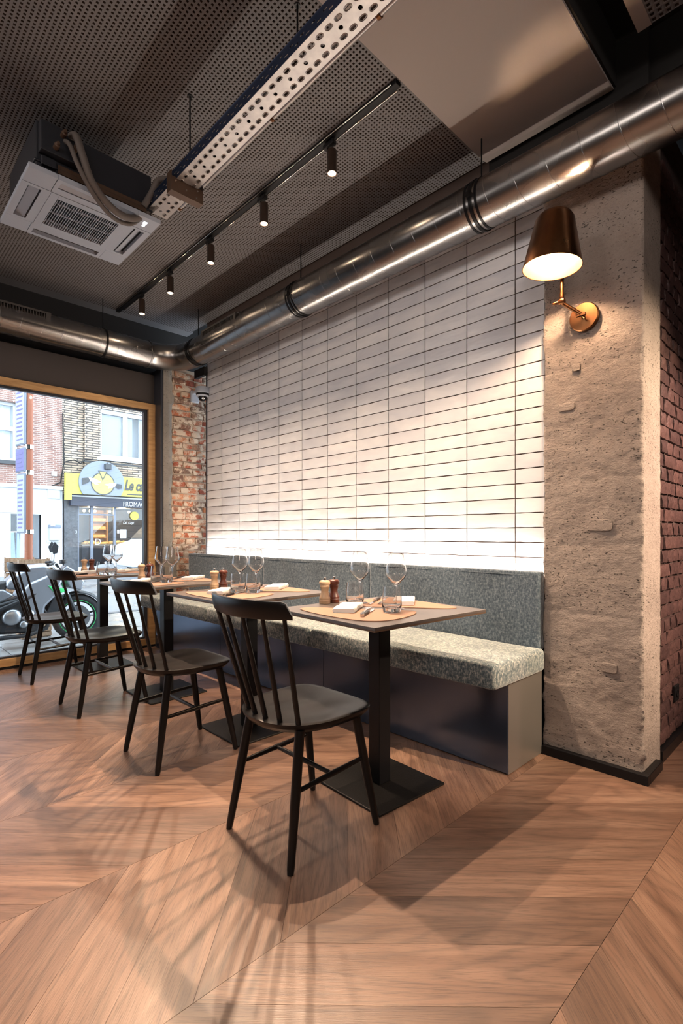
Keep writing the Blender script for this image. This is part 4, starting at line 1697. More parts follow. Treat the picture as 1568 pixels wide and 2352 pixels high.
# wine glasses / tumblers: per table world x,y
WG = [((-1.398, 1.690), (-1.635, 1.715)), ((-2.489, 1.62), (-2.388, 1.66)), ((-3.406, 1.58), (-3.283, 1.60)), ((-4.249, 1.53), (-4.164, 1.56))]
TG = [((-1.350, 1.605), (-1.590, 1.635)), ((-2.395, 1.545), (-2.330, 1.600)), ((-3.350, 1.52), (-3.235, 1.535)), ((-4.203, 1.46), (-4.095, 1.49))]
for i, (tx, ty) in enumerate(TB):
    trz = TRZ[i]
    place('mat', single(MEM, 'placemat', 'placemat', 'tan leather placemats on the tables'), (tx, ty, TZP), trz,
          'tan leather placemat on the chair side of the ' + TN[i])
    place('mat', None, (tx - 0.012, ty + 0.006, TZP), PI + trz, 'tan leather placemat on the bench side of the ' + TN[i])
    mx = -0.278 if i else -0.290
    place('salt', lambda l: make_mill('beech', l, 'pale wooden salt mills'), (tx + mx, ty - 0.055, TZP), 0, 'pale beech salt mill on the ' + TN[i])
    place('pepper', lambda l: make_mill('dark_wood', l, 'dark wooden pepper mills'), (tx + mx - 0.002, ty + 0.006, TZP), 0, 'glossy dark red-brown pepper mill on the ' + TN[i])
    AR = 0.58
    place('nap', single(NPM, 'napkin', 'napkin', 'folded white napkins'), (tx - 0.062, ty - 0.130, MZ), AR, 'folded white napkin on the chair side of the ' + TN[i])
    place('nap', None, (tx - 0.036, ty + 0.215, MZ), AR + 0.05, 'folded white napkin on the bench side of the ' + TN[i])
    place('fork', lambda l: make_fork(l, 'steel forks'), (tx + 0.022, ty - 0.112, MZ), AR, 'steel fork on the chair side placemat of the ' + TN[i])
    place('knife', lambda l: make_knife(l, 'black-handled knives'), (tx + 0.060, ty - 0.135, MZ), AR - 0.06, 'black-handled knife on the chair side placemat of the ' + TN[i])
    place('fork', None, (tx - 0.118, ty + 0.160, MZ), AR + PI, 'steel fork on the bench side placemat of the ' + TN[i])
    place('knife', None, (tx - 0.150, ty + 0.135, MZ), AR + PI - 0.06, 'black-handled knife on the bench side placemat of the ' + TN[i])
    for q, nm in enumerate(('right', 'left')) if i == 0 else enumerate(('left', 'right')):
        place('wine', single(WGM, 'wine_glass', 'wine glass', 'angular wine glasses'), (WG[i][q][0], WG[i][q][1], MZ), 0,
              '%s wine glass with angular bowl on the %s' % (nm, TN[i]))
        place('tumbler', single(TGM, 'tumbler', 'glass', 'thick-based water tumblers'), (TG[i][q][0], TG[i][q][1], MZ), 0,
              '%s water tumbler with thick base on the %s' % (nm, TN[i]))

#STREET#
# ================================================================== STREET
FX, GZ = -20.0, -0.33
CY_, SY_ = math.cos(YAW), math.sin(YAW)


def at(px, py, X):
    """real point (y, z) on the plane x = X seen at a picture position"""
    u = (px - PPX) / F_PX
    v = -(py - PPY) / F_PX
    dx, dy = -SY_ + u * CY_, CY_ + u * SY_
    t = X / dx
    return dy * t, CAMZ + v * t


def rect(b, p0, p1, xa, xb, X=None):
    """box on a facade between two picture corners (left-top, right-bottom)"""
    X = X or FX
    ya, zt = at(p0[0], p0[1], X)
    yb, zb = at(p1[0], p1[1], X)
    b.box(xa, xb, min(ya, yb), max(ya, yb), min(zt, zb), max(zt, zb))
    return b


struct('ground_street', MB().box(-40, WX - 0.4, -25, 40, GZ - 0.3, GZ - 0.016), 'asphalt')
# pavement slabs in front of the window
pv = struct('pavement', MB().box(-9.35, WX - 0.4, -6, 12, GZ - 0.2, GZ - 0.012), 'asphalt')
slm = MB().box(-0.395, 0.395, -0.595, 0.595, -0.012, 0.0).mesh('paving_slab', 'paving')
for i in range(5):
    for j in range(9):
        y = -1.6 + 1.2 * j + (0.6 if i % 2 else 0)
        link_mesh('paving_slab', slm, pv, (-5.70 - 0.8 * i, y, GZ), (random.uniform(-.002, .002), random.uniform(-.002, .002), 0))
kbm = MB().box(-0.07, 0.07, -0.49, 0.49, -0.10, 0.004).mesh('kerb_stone', 'bluestone')
for j in range(11):
    link_mesh('kerb_stone', kbm, pv, (-9.42, -1.5 + 1.0 * j, GZ))
pf = struct('pavement_far', MB().box(-40, -18.0, -25, 40, GZ - 0.2, GZ - 0.002), 'paving')

# ---- left house
yb, _ = at(143, 1000, FX)
hl = thing('townhouse', 'pinkish brick house with white painted ground floor across the street', 'building', (FX, 0, GZ))
g0 = at(70, 1115, FX)[1] - GZ
wz0, wz1 = at(20, 1058, FX)[1] - GZ, at(20, 922, FX)[1] - GZ
wy0, wy1 = at(-75, 1000, FX)[0], at(42, 1000, FX)[0]
b = MB()
b.box(-1, 0, -14, wy0, g0, 14).box(-1, 0, wy1, yb, g0, 14).box(-1, 0, wy0, wy1, g0, wz0).box(-1, 0, wy0, wy1, wz1, 14)
b.part('brick_front', 'brick_pink', hl)
sy0, sz1 = at(24, 1180, FX)
sy1, _ = at(93, 1180, FX)
sz0 = 0.25
sz1 -= GZ
b = MB().box(-1, 0.02, -14, sy0, 0, g0).box(-1, 0.02, sy1, yb, 0, g0).box(-1, 0.02, sy0, sy1, 0, sz0).box(-1, 0.02, sy0, sy1, sz1, g0)
b.part('ground_floor', 'white_paint', hl)
b = MB().box(0.02, 0.09, -14, yb, g0 - 0.10, g0 + 0.02).box(0.02, 0.06, -14, yb - 0.9, g0 - 0.95, g0 - 0.88)
b.box(0.02, 0.05, at(108, 1100, FX)[0], at(137, 1100, FX)[0], g0 - 0.42, g0 - 0.10)
b.part('cornice', 'white_paint', hl)
wf = MB().box(-0.25, -0.18, wy0, wy1, wz0, wz0 + 0.10).box(-0.25, -0.18, wy0, wy1, wz1 - 0.10, wz1).box(-0.25, -0.18, wy1 - 0.12, wy1, wz0, wz1).box(-0.25, -0.18, wy0, wy0 + 0.1, wz0, wz1)\
    .box(-0.25, -0.18, wy0, wy1, wz1 - 0.95, wz1 - 0.80).box(-0.25, -0.18, wy1 - 0.95, wy1 - 0.80, wz0, wz1).part('window', 'white_paint', hl)
MB().box(-0.22, -0.215, wy0, wy1, wz0, wz1).part('pane', 'far_pane', wf)
b = MB()
n = 60
vs, fs = [], []
for i in range(n + 1):
    y = wy0 + (wy1 - wy0) * i / n
    x = -0.42 + 0.035 * math.sin(i * 1.1)
    vs += [(x, y, wz0), (x, y, wz1)]
for i in range(n):
    fs.append((2 * i, 2 * i + 2, 2 * i + 3, 2 * i + 1))
MB().add(vs, fs).part('curtain', 'curtain', wf, smooth=60)
MB().box(-1.0, -0.9, wy0, wy1, wz0, wz1).part('room_behind', 'navy', hl)
MB().box(-0.02, 0.12, wy0 - 0.1, wy1 + 0.1, wz0 - 0.12, wz0).part('window_sill', 'sign_dark', hl)
rect(MB(), (118, 1082), (130, 1094), FX + 0.0, FX + 0.05).part('vent', 'white_paint', hl, loc=(-FX, 0, -GZ))
# clothes shop window
sf = MB().box(-0.12, 0.03, sy0 - 0.10, sy0, sz0, sz1 + 0.1).box(-0.12, 0.03, sy1, sy1 + 0.10, sz0, sz1 + 0.1).box(-0.12, 0.03, sy0, sy1, sz1, sz1 + 0.1).box(-0.12, 0.05, sy0 - 0.1, sy1 + 0.1, sz0 - 0.08, sz0)\
    .part('shop_window', 'white_paint', hl)
MB().box(-0.08, -0.075, sy0, sy1, sz0, sz1).part('pane', 'far_pane', sf)
MB().box(-1.3, -1.2, sy0 - 0.5, sy1 + 0.5, sz0, sz1 + 0.3).box(-1.2, -0.13, sy0 - 0.5, sy1 + 0.5, sz0 - 0.1, sz0).part('shop_interior', 'navy', hl)
b = MB().box(-0.55, -0.52, sy0 + 0.05, sy1 - 0.2, sz1 - 0.62, sz1 - 0.59)
cr_ = b.part('clothes_rail', 'chrome', hl)
for (u, m, ww, hh) in ((0.16, 'dress_blue', 0.30, 1.75), (0.52, 'dress_pale', 0.34, 1.25), (0.36, 'dress_blue', 0.16, 1.2), (0.72, 'dress_pale', 0.20, 0.9)):
    yc = sy0 + (sy1 - sy0) * u
    zt = sz1 - 0.62
    MB().add([(-0.60, yc - ww * .22, zt), (-0.60, yc + ww * .22, zt), (-0.60, yc + ww * .5, zt - hh), (-0.60, yc - ww * .5, zt - hh),
              (-0.48, yc - ww * .22, zt), (-0.48, yc + ww * .22, zt), (-0.44, yc + ww * .5, zt - hh), (-0.44, yc - ww * .5, zt - hh)],
             [(0, 1, 2, 3), (4, 7, 6, 5), (0, 4, 5, 1), (3, 2, 6, 7), (0, 3, 7, 4), (1, 5, 6, 2)]).part('hanging_dress', m, hl, bevel=0.03)
ml = thing('mailbox', 'white wall letter box with papers on the white ground floor opposite', 'mailbox', (FX + 0.02, 0, 0))
rect(MB(), (112, 1212), (134, 1241), 0, 0.16).part('box', 'white_paint', ml, bevel=0.02)
rect(MB(), (110, 1205), (136, 1213), 0, 0.20).part('lid', 'sign_grey', ml, bevel=0.02)
rect(MB(), (112, 1204), (122, 1209), 0.05, 0.22).part('newspaper', 'paper', ml)
rect(MB(), (107, 1241), (138, 1246), 0, 0.04).part('ledge', 'white_paint', ml)

# ---- right house
h2 = thing('townhouse', 'cream striped brick house above the yellow shop sign', 'building', (FX, 0, GZ))
y2 = 18.0
az = at(230, 1139, FX)[1] - GZ
vy0, vz1 = at(229, 938, FX)
vy1 = vy0 + 2.9
vz0 = at(229, 1050, FX)[1] - GZ
vz1 -= GZ
pyA, pyB = at(178, 1000, FX)[0], at(192, 1000, FX)[0]
b = MB()
b.box(-1, 0.0, yb, vy0, az, 14).box(-1, 0.0, vy1, y2, az, 14).box(-1, 0.0, vy0, vy1, az, vz0).box(-1, 0.0, vy0, vy1, vz1, 14)
b.box(0.0, 0.14, pyB, vy0 - 0.02, vz0 - 0.1, 14).box(0.0, 0.14, pyB, y2, az, vz0 - 0.1)
b.part('brick_front', 'brick_cream', h2)
MB().box(0.0, 0.17, pyB - 0.05, y2, vz0 - 0.26, vz0 - 0.19).part('ledge', 'sign_dark', h2)
wf = MB().box(-0.16, -0.06, vy0, vy1, vz0, vz0 + 0.12).box(-0.16, -0.06, vy0, vy1, vz1 - 0.16, vz1).box(-0.16, -0.06, vy0, vy0 + 0.09, vz0, vz1).box(-0.16, -0.06, vy1 - 0.1, vy1, vz0, vz1)
m1 = at(288, 1000, FX)[0]
wf.box(-0.16, -0.06, m1 - 0.07, m1 + 0.10, vz0, vz1)
wf = wf.part('window', 'white_paint', h2)
MB().box(-0.13, -0.125, vy0, vy1, vz0, vz1).part('pane', 'far_pane', wf)
MB().box(-0.24, -0.22, vy0, m1 + 0.35, vz0, vz1).box(-0.24, -0.22, m1 + 0.6, vy1, vz0, vz1).part('roller_blind', 'white_paint', wf)
MB().box(-0.9, -0.8, vy0, vy1, vz0, vz1).part('room_behind', 'curtain', h2)
MB().box(-0.05, 0.16, vy0 - 0.15, vy1 + 0.1, vz0 - 0.13, vz0 + 0.0).part('window_sill', 'white_paint', h2)
# shop front: stone pier, fascia, glazing, interior
p0 = at(146, 1150, FX)[0]
p1 = at(178, 1150, FX)[0]
MB().box(-0.5, 0.04, p0 + 0.01, p1, 0, az + 0.05).part('stone_pier', 'bluestone', h2)
MB().box(-0.10, 0.06, p1, y2, 0.0, 0.22).part('plinth', 'white_paint', h2)
fz0, fz1 = at(200, 1163, FX)[1] - GZ, at(200, 1141, FX)[1] - GZ
fa = MB().box(-0.3, 0.22, at(158, 1150, FX)[0], y2, fz0, fz1 + 0.06).part('fascia', 'navy', h2)
MB().box(0.22, 0.24, at(160, 1150, FX)[0], y2, fz1 - 0.03, fz1 + 0.02).part('fascia_trim', 'white_paint', fa)
ty, tz = at(276.5, 1162, FX)
link_mesh('lettering', text_mesh('FROMAG', 0.262, 'white_paint'), fa, (0.235, ty, tz - GZ - 0.02), (PI / 2, 0, PI / 2)).scale = (0.80, 1, 1)
MB().box(-3.2, -3.1, p1 - 0.2, y2, 0, fz0 + 0.1).box(-3.2, -0.2, p1 - 0.2, y2, fz0 + 0.02, fz0 + 0.1).box(-3.2, -0.3, p1 - 0.1, p1, 0, fz0).box(-3.2, -0.12, p1, y2, 0, 0.05).part('shop_interior', 'navy', h2)
b = MB()
for px_ in (211, 264):
    yy = at(px_, 1200, FX)[0]
    b.box(-0.10, 0.0, yy - 0.045, yy + 0.045, 0.2, fz0)
b.box(-0.10, 0.0, p1, p1 + 0.05, 0.2, fz0).box(-0.09, -0.01, at(178, 1173, FX)[0], at(264, 1173, FX)[0], fz0 - 0.32, fz0 - 0.27)
gz = b.part('glazing_frame', 'sign_grey', h2)
MB().box(-0.06, -0.055, p1, y2, 0.2, fz0).part('pane', 'far_pane', gz)
# door sticker, posters, number, shop logo on the glass
rect(MB(), (269, 1217), (274, 1225), FX + 0.0, FX + 0.004).part('sticker', 'paper', gz, loc=(-FX, 0, -GZ))
rect(MB(), (276, 1216), (290, 1236), FX + 0.0, FX + 0.004).part('poster', 'paper', gz, loc=(-FX, 0, -GZ))
ty, tz = at(171.5, 1225, FX)
link_mesh('lettering', text_mesh('3', 0.15, 'white_paint'), h2, (0.045, ty, tz - GZ), (PI / 2, 0, PI / 2))
ty, tz = at(217, 1251, FX)
link_mesh('lettering', text_mesh('D', 0.32, 'white_paint'), gz, (0.0, ty, tz - GZ), (PI / 2, 0, PI / 2))
ly, lz = at(308.5, 1185, FX)
MB().lathe([(0.0, 0), (0.17, 0), (0.17, 0.01), (0.0, 0.01)], 28, RY, (0.0, ly, lz - GZ)).part('window_logo', 'sign_yellow', gz)
ty, tz = at(282, 1203, FX)
link_mesh('lettering', text_mesh('Le cap', 0.16, 'white_paint', 0.3), gz, (0.0, ty, tz - GZ), (PI / 2, 0, PI / 2))
# counter and shelves with cheese
b = MB()
ca, cb = at(188, 1270, FX - 1.2)[0], at(330, 1270, FX - 1.2)[0]
b.box(-1.9, -1.2, ca, cb, 0.05, 1.0)
ctr = b.part('shop_counter', 'navy', h2, bevel=0.02)
MB().box(-1.25, -1.19, ca, cb, 0.95, 1.02).part('counter_edge', 'chrome', ctr)
sh_ = MB()
ha, hb = at(212, 1200, FX - 2.8)[0], at(243, 1200, FX - 2.8)[0]
for zz in (0.9, 1.25, 1.6, 1.95, 2.3):
    sh_.box(-3.05, -2.75, ha, hb, zz, zz + 0.03)
sh_.box(-3.05, -2.72, ha - 0.06, ha, 0.5, 2.45).box(-3.05, -2.72, hb, hb + 0.06, 0.5, 2.45).box(-3.08, -3.05, ha, hb, 0.5, 2.45)
sh_ = sh_.part('cheese_shelf', 'shop_wood', h2)
chm = MB().lathe([(0, 0), (0.13, 0), (0.14, 0.02), (0.14, 0.10), (0.13, 0.12), (0, 0.12)], 14).mesh('cheese_wheel', 'cheese', smooth=40)
for zz in (0.93, 1.28, 1.63, 1.98):
    for q in range(3):
        link_mesh('cheese_wheel', chm, sh_, (-2.9, ha + (hb - ha) * (q + 0.5) / 3, zz))
for q in range(22):
    link_mesh('cheese_piece', chm, ctr, (-1.55 + random.uniform(-.2, .2), ca + 0.2 + (cb - ca - 0.4) * q / 21, 1.0), (random.uniform(-.3, .3), random.uniform(-.3, .3), 0)).scale = (0.75, 0.75, random.uniform(0.6, 1.2))
for (px_, py_) in ((193, 1169), (218, 1166), (207, 1168), (252, 1168), (296, 1170)):
    yy, zz = at(px_, py_, FX - 1.5)
    MB().lathe([(0, -0.05), (0.04, -0.04), (0.05, 0), (0.04, 0.04), (0, 0.05)], 12, None, (-1.5, yy, min(zz - GZ, fz0 - 0.1))).part('ceiling_bulb', 'shop_bulb', h2)
for yy in (7.0, 8.2, 9.5):
    light('shop_light', 'POINT', (FX - 1.3, yy, 2.0), 110, (1.0, 0.70, 0.38), shadow_soft_size=0.1)
# shop sign
ss = thing('shop_sign', 'yellow shop sign with round grey emblem and dark script lettering', 'sign', (FX + 0.22, 0, 0))
s0 = at(143, 1086, FX)
s1 = at(230, 1139, FX)
MB().box(0, 0.16, s0[0], y2, s1[1], s0[1] - 0.02).box(0, 0.16, s0[0], at(157, 1140, FX)[0], at(150, 1149, FX)[1], s1[1]).part('board', 'sign_yellow', ss)
ey, ez = at(230, 1110, FX + 0.22)
er = 0.80
poly = [(er * math.cos(2 * PI * k_ / 64), max(er * math.sin(2 * PI * k_ / 64), s1[1] - ez + 0.0)) for k_ in range(64)]
em = MB().prism([(p[0], p[1]) for p in poly], 0.165, 0.22, Matrix.Rotation(PI / 2, 3, 'Z') @ RX, (0, ey, ez)).part('emblem_disc', 'sign_grey', ss)
# local frame on the emblem: u along +y, v up, out +x


def flat(poly, x, t, m, name, parent):
    vs = [(x, ey + u, ez + v) for u, v in poly] + [(x + t, ey + u, ez + v) for u, v in poly]
    n_ = len(poly)
    fs = [tuple(range(n_)), tuple(range(n_, 2 * n_))] + [(i_, (i_ + 1) % n_, n_ + (i_ + 1) % n_, n_ + i_) for i_ in range(n_)]
    return MB().add(vs, fs).part(name, m, parent)


flat([(0.02 + 0.42 * math.cos(2 * PI * q / 48), -0.03 + 0.42 * math.sin(2 * PI * q / 48)) for q in range(48)], 0.222, 0.006, 'sign_dark', 'emblem_ring', em)
flat([(0.02 + 0.385 * math.cos(2 * PI * q / 48), -0.03 + 0.385 * math.sin(2 * PI * q / 48)) for q in range(48)], 0.229, 0.004, 'sign_cream', 'emblem_centre', em)
flat([(-0.15, 0.44), (0.17, 0.42), (0.01, 0.08)], 0.234, 0.004, 'sign_dark', 'emblem_wedge_outline', em)
flat([(-0.11, 0.41), (0.13, 0.395), (0.01, 0.145)], 0.239, 0.004, 'sign_cream', 'emblem_wedge', em)
flat([(-0.70, 0.12), (-0.48, 0.16), (-0.42, 0.05), (-0.52, -0.05), (-0.70, -0.12)], 0.236, 0.004, 'sign_dark', 'emblem_sleeve', em)
flat([(-0.48, 0.16), (-0.30, 0.14), (-0.06, 0.03), (-0.08, -0.01), (-0.24, -0.02), (-0.12, -0.08), (-0.26, -0.07), (-0.42, 0.04)], 0.237, 0.004, 'paper', 'emblem_hand', em)
flat([(0.70, -0.02), (0.50, 0.0), (0.44, -0.10), (0.55, -0.20), (0.70, -0.17)], 0.236, 0.004, 'sign_dark', 'emblem_sleeve', em)
flat([(0.50, 0.0), (0.34, 0.0), (0.08, -0.05), (0.10, -0.08), (0.24, -0.10), (0.20, -0.20), (0.32, -0.17), (0.45, -0.10)], 0.237, 0.004, 'paper', 'emblem_hand', em)
ty, tz = at(281, 1126, FX + 0.2)
link_mesh('lettering', text_mesh('Le cap', 0.55, 'sign_dark', 0.30, 0.01, 0.016), ss, (0.17, ty, tz), (PI / 2, 0, PI / 2)).scale = (0.62, 1, 1)
u0 = at(288, 1136, FX + 0.2)
MB().box(0.16, 0.175, u0[0], u0[0] + 2.4, u0[1] - 0.02, u0[1] + 0.02).part('underline', 'sign_dark', ss)
fy, fz = at(243, 1073, FX + 0.3)
fd = thing('floodlight', 'small dark floodlight above the round shop emblem', 'lamp', (FX + 0.16, fy, fz))
MB().box(0.25, 0.42, -0.11, 0.11, -0.10, 0.10).part('head', 'sign_dark', fd, bevel=0.01)
MB().tube([(0, 0, 0.08), (0.30, 0, 0.14)], 0.02, 8).part('bracket', 'sign_dark', fd)
# facade cables
cpts = [at(143, 950, FX), at(145, 1040, FX), at(146, 1062, FX), at(142, 1085, FX), at(138, 1108, FX), at(118, 1117, FX)]
tag(MB().tube([(FX + 0.06, a_, b_) for a_, b_ in cpts], 0.022, 6).part('facade_cable', 'black_plastic', None), 'black cable running down the joint between the two houses', 'cable')
cpts = [at(146, 1062, FX), at(165, 1058, FX), at(180, 1066, FX), at(192, 1056, FX), at(240, 1060, FX), at(335, 1070, FX)]
tag(MB().tube([(FX + 0.24, a_, b_) for a_, b_ in cpts], 0.022, 6).part('facade_cable', 'black_plastic', None), 'black cable running level above the yellow shop sign', 'cable')

# ---- street sign post
sp = thing('sign_post', 'terracotta coloured street post carrying parking sign plates edge-on', 'sign post', (-8.2, 1.855, GZ))
MB().tube([(0, 0.0, 0), (0, 0.012, 2.1), (0, 0.030, 3.9)], [0.050, 0.050, 0.038], 16).part('post', 'pole_paint', sp, smooth=50)


def plate(z0, z1, m, edge, nm, wd=0.30):
    Rz = Matrix.Rotation(math.radians(-80), 3, 'Z')
    b = MB().box(-0.012, 0.012, -wd, 0.0, z0, z1, Rz, (0.03, -0.035, 0))
    p = b.part(nm, edge, sp, bevel=0.006)
    fc = MB().box(0.0125, 0.016, -wd + 0.02, -0.02, z0 + 0.02, z1 - 0.02, Rz, (0.03, -0.035, 0)).part('plate_face', m, p)
    ln = MB()
    zz = z0 + 0.07
    while zz < z1 - 0.08:
        ln.box(0.016, 0.0175, -wd + 0.05, -0.05 - 0.04 * random.random(), zz, zz + 0.022, Rz, (0.03, -0.035, 0))
        zz += 0.06
    ln.part('printed_line', 'sticker', p, kind='stuff')
    return p


plate(2.66, 3.85, 'plate_white', 'sign_grey', 'sign_plate')
plate(2.28, 2.62, 'sticker', 'sign_grey', 'sign_plate')
plate(1.42, 2.26, 'plate_white', 'sign_grey', 'sign_plate', 0.26)
b = MB()
for z in (2.27, 2.63, 1.44):
    b2 = MB().lathe([(0.051, -0.03), (0.056, -0.03), (0.056, 0.03), (0.051, 0.03)], 16, None, (0, 0.015, z), closed=True).part('clamp_band', 'chrome', sp)

# ---- wooden crates round the post
def make_crate(label):
    t = thing('wooden_crate', label, 'crate', (0, 0, 0), 0, 'wooden crates stacked by the street post')
    for z in (0.02, 0.11, 0.20):
        for s in (-1, 1):
            MB().box(-0.25, 0.25, s * 0.16 - 0.005, s * 0.16 + 0.005, z, z + 0.07).part('slat', 'crate_wood', t)
            MB().box(s * 0.25 - 0.006, s * 0.25 + 0.006, -0.155, 0.155, z, z + 0.07).part('slat', 'crate_wood', t)
    for q in range(4):
        MB().box(-0.245, 0.245, -0.145 + q * 0.075, -0.085 + q * 0.075, 0.0, 0.01).part('slat', 'crate_wood', t)
    for sx in (-1, 1):
        for sy in (-1, 1):
            MB().box(sx * 0.235 - 0.012, sx * 0.235 + 0.012, sy * 0.143 - 0.012, sy * 0.143 + 0.012, 0.01, 0.29).part('corner_post', 'crate_wood', t)
    return t


KS = 0.72
ya_ = at(78, 1290, -7.95)[0]
yb_ = at(44, 1290, -8.60)[0]
CR = [(-7.95, ya_ + 0.01 * (k_ % 2), GZ + 0.30 * KS * k_, 0.1 - 0.06 * k_, wd) for k_, wd in enumerate(('bottom', 'second from the bottom', 'third from the bottom', 'second from the top', 'topmost'))]
cc = None
for (x, y, z, r, wd) in CR:
    lab = 'pale wooden crate, %s of the stack right of the street post' % wd
    if cc is None:
        cc = make_crate(lab)
        o = cc
    else:
        o = copy_tree(cc)
        o['label'] = lab
    o.location = (x, y, z)
    o.rotation_euler = (0, 0, PI / 2 + r)
    o.scale = (KS, KS, KS)
CR = [(-8.60, yb_ + 0.01 * (k_ % 2), GZ + 0.30 * KS * k_, 0.1 - 0.06 * k_, wd) for k_, wd in enumerate(('bottom', 'second from the bottom', 'third from the bottom', 'second from the top', 'topmost'))]
for (x, y, z, r, wd) in CR:
    o = copy_tree(cc)
    o['label'] = 'pale wooden crate, %s of the stack behind the street post' % wd
    o.location = (x, y, z)
    o.rotation_euler = (0, 0, PI / 2 + r)
    o.scale = (KS, KS, KS)

# ---- motorcycle (front towards +y)
bk = thing('motorcycle', 'grey silver motorcycle with green accent parked outside the window', 'motorcycle', (-7.35, 2.24, GZ))
XR = RY


def wheel(cy, R_, name, steer):
    S = Matrix.Rotation(steer, 3, 'Z')
    c = Vector((0, cy, R_))
    tw = 0.055
    prof = []
    for q in range(16):
        a = 2 * PI * q / 16
        prof.append((R_ - 0.055 + 0.055 * math.cos(a), tw * math.sin(a)))
    w_ = MB().lathe(prof, 48, S @ XR, c, closed=True).part(name, 'rubber', bk, smooth=60)
    MB().lathe([(R_ - 0.10, -0.035), (R_ - 0.075, -0.045), (R_ - 0.075, 0.045), (R_ - 0.10, 0.035)], 40, S @ XR, c, closed=True).part('rim', 'bike_dark', w_, smooth=40)
    MB().lathe([(R_ - 0.088, -0.047), (R_ - 0.080, -0.047), (R_ - 0.080, 0.047), (R_ - 0.088, 0.047)], 40, S @ XR, c, closed=True).part('rim_stripe', 'bike_green', w_)
    for q in range(5):
        a = 2 * PI * q / 5 + 0.3
        d = S @ Vector((0, math.cos(a), math.sin(a)))
        MB().tube([c + d * 0.03, c + d * (R_ - 0.09)], [0.018, 0.011], 8).part('spoke', 'bike_dark', w_, smooth=60)
    for sx in (-1, 1):
        MB().lathe([(0.085, 0.060 * sx), (0.150, 0.060 * sx), (0.150, 0.066 * sx), (0.085, 0.066 * sx)], 32, S @ XR, c, closed=True).part('brake_disc', 'bike_metal', w_)
    MB().lathe([(0.0, -0.075), (0.035, -0.075), (0.035, 0.075), (0.0, 0.075)], 16, S @ XR, c).part('hub', 'bike_dark', w_, smooth=40)
    return w_


wheel(0.0, 0.305, 'front_wheel', -0.22)
wheel(-1.40, 0.305, 'rear_wheel', 0.0)
St = Matrix.Rotation(-0.22, 3, 'Z')
for sx in (-1, 1):
    f0 = St @ Vector((sx * 0.105, 0, 0)) + Vector((0, 0.0, 0.305))
    f1 = St @ Vector((sx * 0.105, 0, 0)) + Vector((0, -0.13, 0.62))
    f2 = St @ Vector((sx * 0.105, 0, 0)) + Vector((0, -0.235, 0.93))
    MB().tube([f0, f1], 0.028, 12).part('fork_slider', 'bike_dark', bk, smooth=50)
    MB().tube([f1, f2], 0.020, 12).part('fork_tube', 'bike_metal', bk, smooth=50)
# front fender
vs, fs = [], []
for q in range(13):
    a = math.radians(20 + 120 * q / 12)
    for s, k_ in ((-0.062, 0.95), (0, 1.04), (0.062, 0.95)):
        v = St @ Vector((s, math.cos(a) * 0.335 * k_, math.sin(a) * 0.335 * k_)) + Vector((0, 0, 0.305))
        vs.append(v)
for q in range(12):
    for s in range(2):
        a = q * 3 + s
        fs.append((a, a + 1, a + 4, a + 3))
fe = MB().add(vs, fs).part('front_fender', 'bike_dark', bk, smooth=60)
so_ = fe.modifiers.new('solid', 'SOLIDIFY')
so_.thickness = 0.006


def side_solid(poly, half, name, m, bev=0.02, zadd=0.0, xs=(1.0, 1.0)):
    """profile in (y,z), width 2*half across x"""
    n_ = len(poly)
    vs = [(-half * xs[0], y, z) for y, z in poly] + [(half * xs[1], y, z) for y, z in poly]
    fs = [tuple(range(n_)), tuple(reversed(range(n_, 2 * n_)))] + [(i_, (i_ + 1) % n_, n_ + (i_ + 1) % n_, n_ + i_) for i_ in range(n_)]
    return MB().add(vs, fs).part(name, m, bk, bevel=bev, smooth=50)


side_solid([(-0.30, 0.98), (-0.42, 1.03), (-0.58, 1.02), (-0.72, 0.93), (-0.84, 0.83), (-0.84, 0.74), (-0.60, 0.70), (-0.34, 0.74), (-0.24, 0.86)], 0.13, 'fuel_tank', 'bike_silver', 0.05)
side_solid([(-0.20, 0.86), (-0.32, 0.92), (-0.60, 0.80), (-0.72, 0.66), (-0.60, 0.44), (-0.46, 0.30), (-0.42, 0.50), (-0.30, 0.62)], 0.175, 'side_fairing', 'bike_silver', 0.03)
side_solid([(-0.16, 0.69), (-0.40, 0.76), (-0.30, 0.63)], 0.185, 'green_panel', 'bike_green', 0.006)
side_solid([(-0.20, 0.62), (-0.30, 0.66), (-0.46, 0.30), (-0.33, 0.26)], 0.14, 'radiator', 'bike_dark', 0.01)
side_solid([(-0.80, 0.84), (-0.96, 0.80), (-1.22, 0.83), (-1.26, 0.88), (-1.46, 0.99), (-1.56, 0.98), (-1.50, 0.92), (-1.20, 0.76), (-0.84, 0.70)], 0.10, 'seat', 'rubber', 0.02)
side_solid([(-0.86, 0.74), (-1.20, 0.75), (-1.62, 0.96), (-1.70, 0.95), (-1.30, 0.66), (-0.90, 0.58), (-0.74, 0.66)], 0.12, 'tail_fairing', 'bike_silver', 0.02)
side_solid([(-0.42, 0.60), (-0.66, 0.64), (-0.98, 0.56), (-1.02, 0.32), (-0.90, 0.20), (-0.50, 0.17), (-0.40, 0.28)], 0.13, 'engine', 'bike_dark', 0.03)
b = MB()
for (y, z, r) in ((-0.78, 0.40, 0.105), (-0.60, 0.42, 0.062), (-0.66, 0.30, 0.05)):
    MB().lathe([(0.0, 0.030), (r * 0.55, 0.030), (r * 0.8, 0.022), (r, 0.0), (r * 1.02, -0.03), (0, -0.03)], 32, XR, (0.158, y, z)).part('engine_cover', 'bike_metal', bk, smooth=40)
for q in range(6):
    MB().box(-0.12, 0.12, -0.66, -0.46, 0.50 + q * 0.022, 0.508 + q * 0.022).part('cylinder_fin', 'bike_metal', bk)
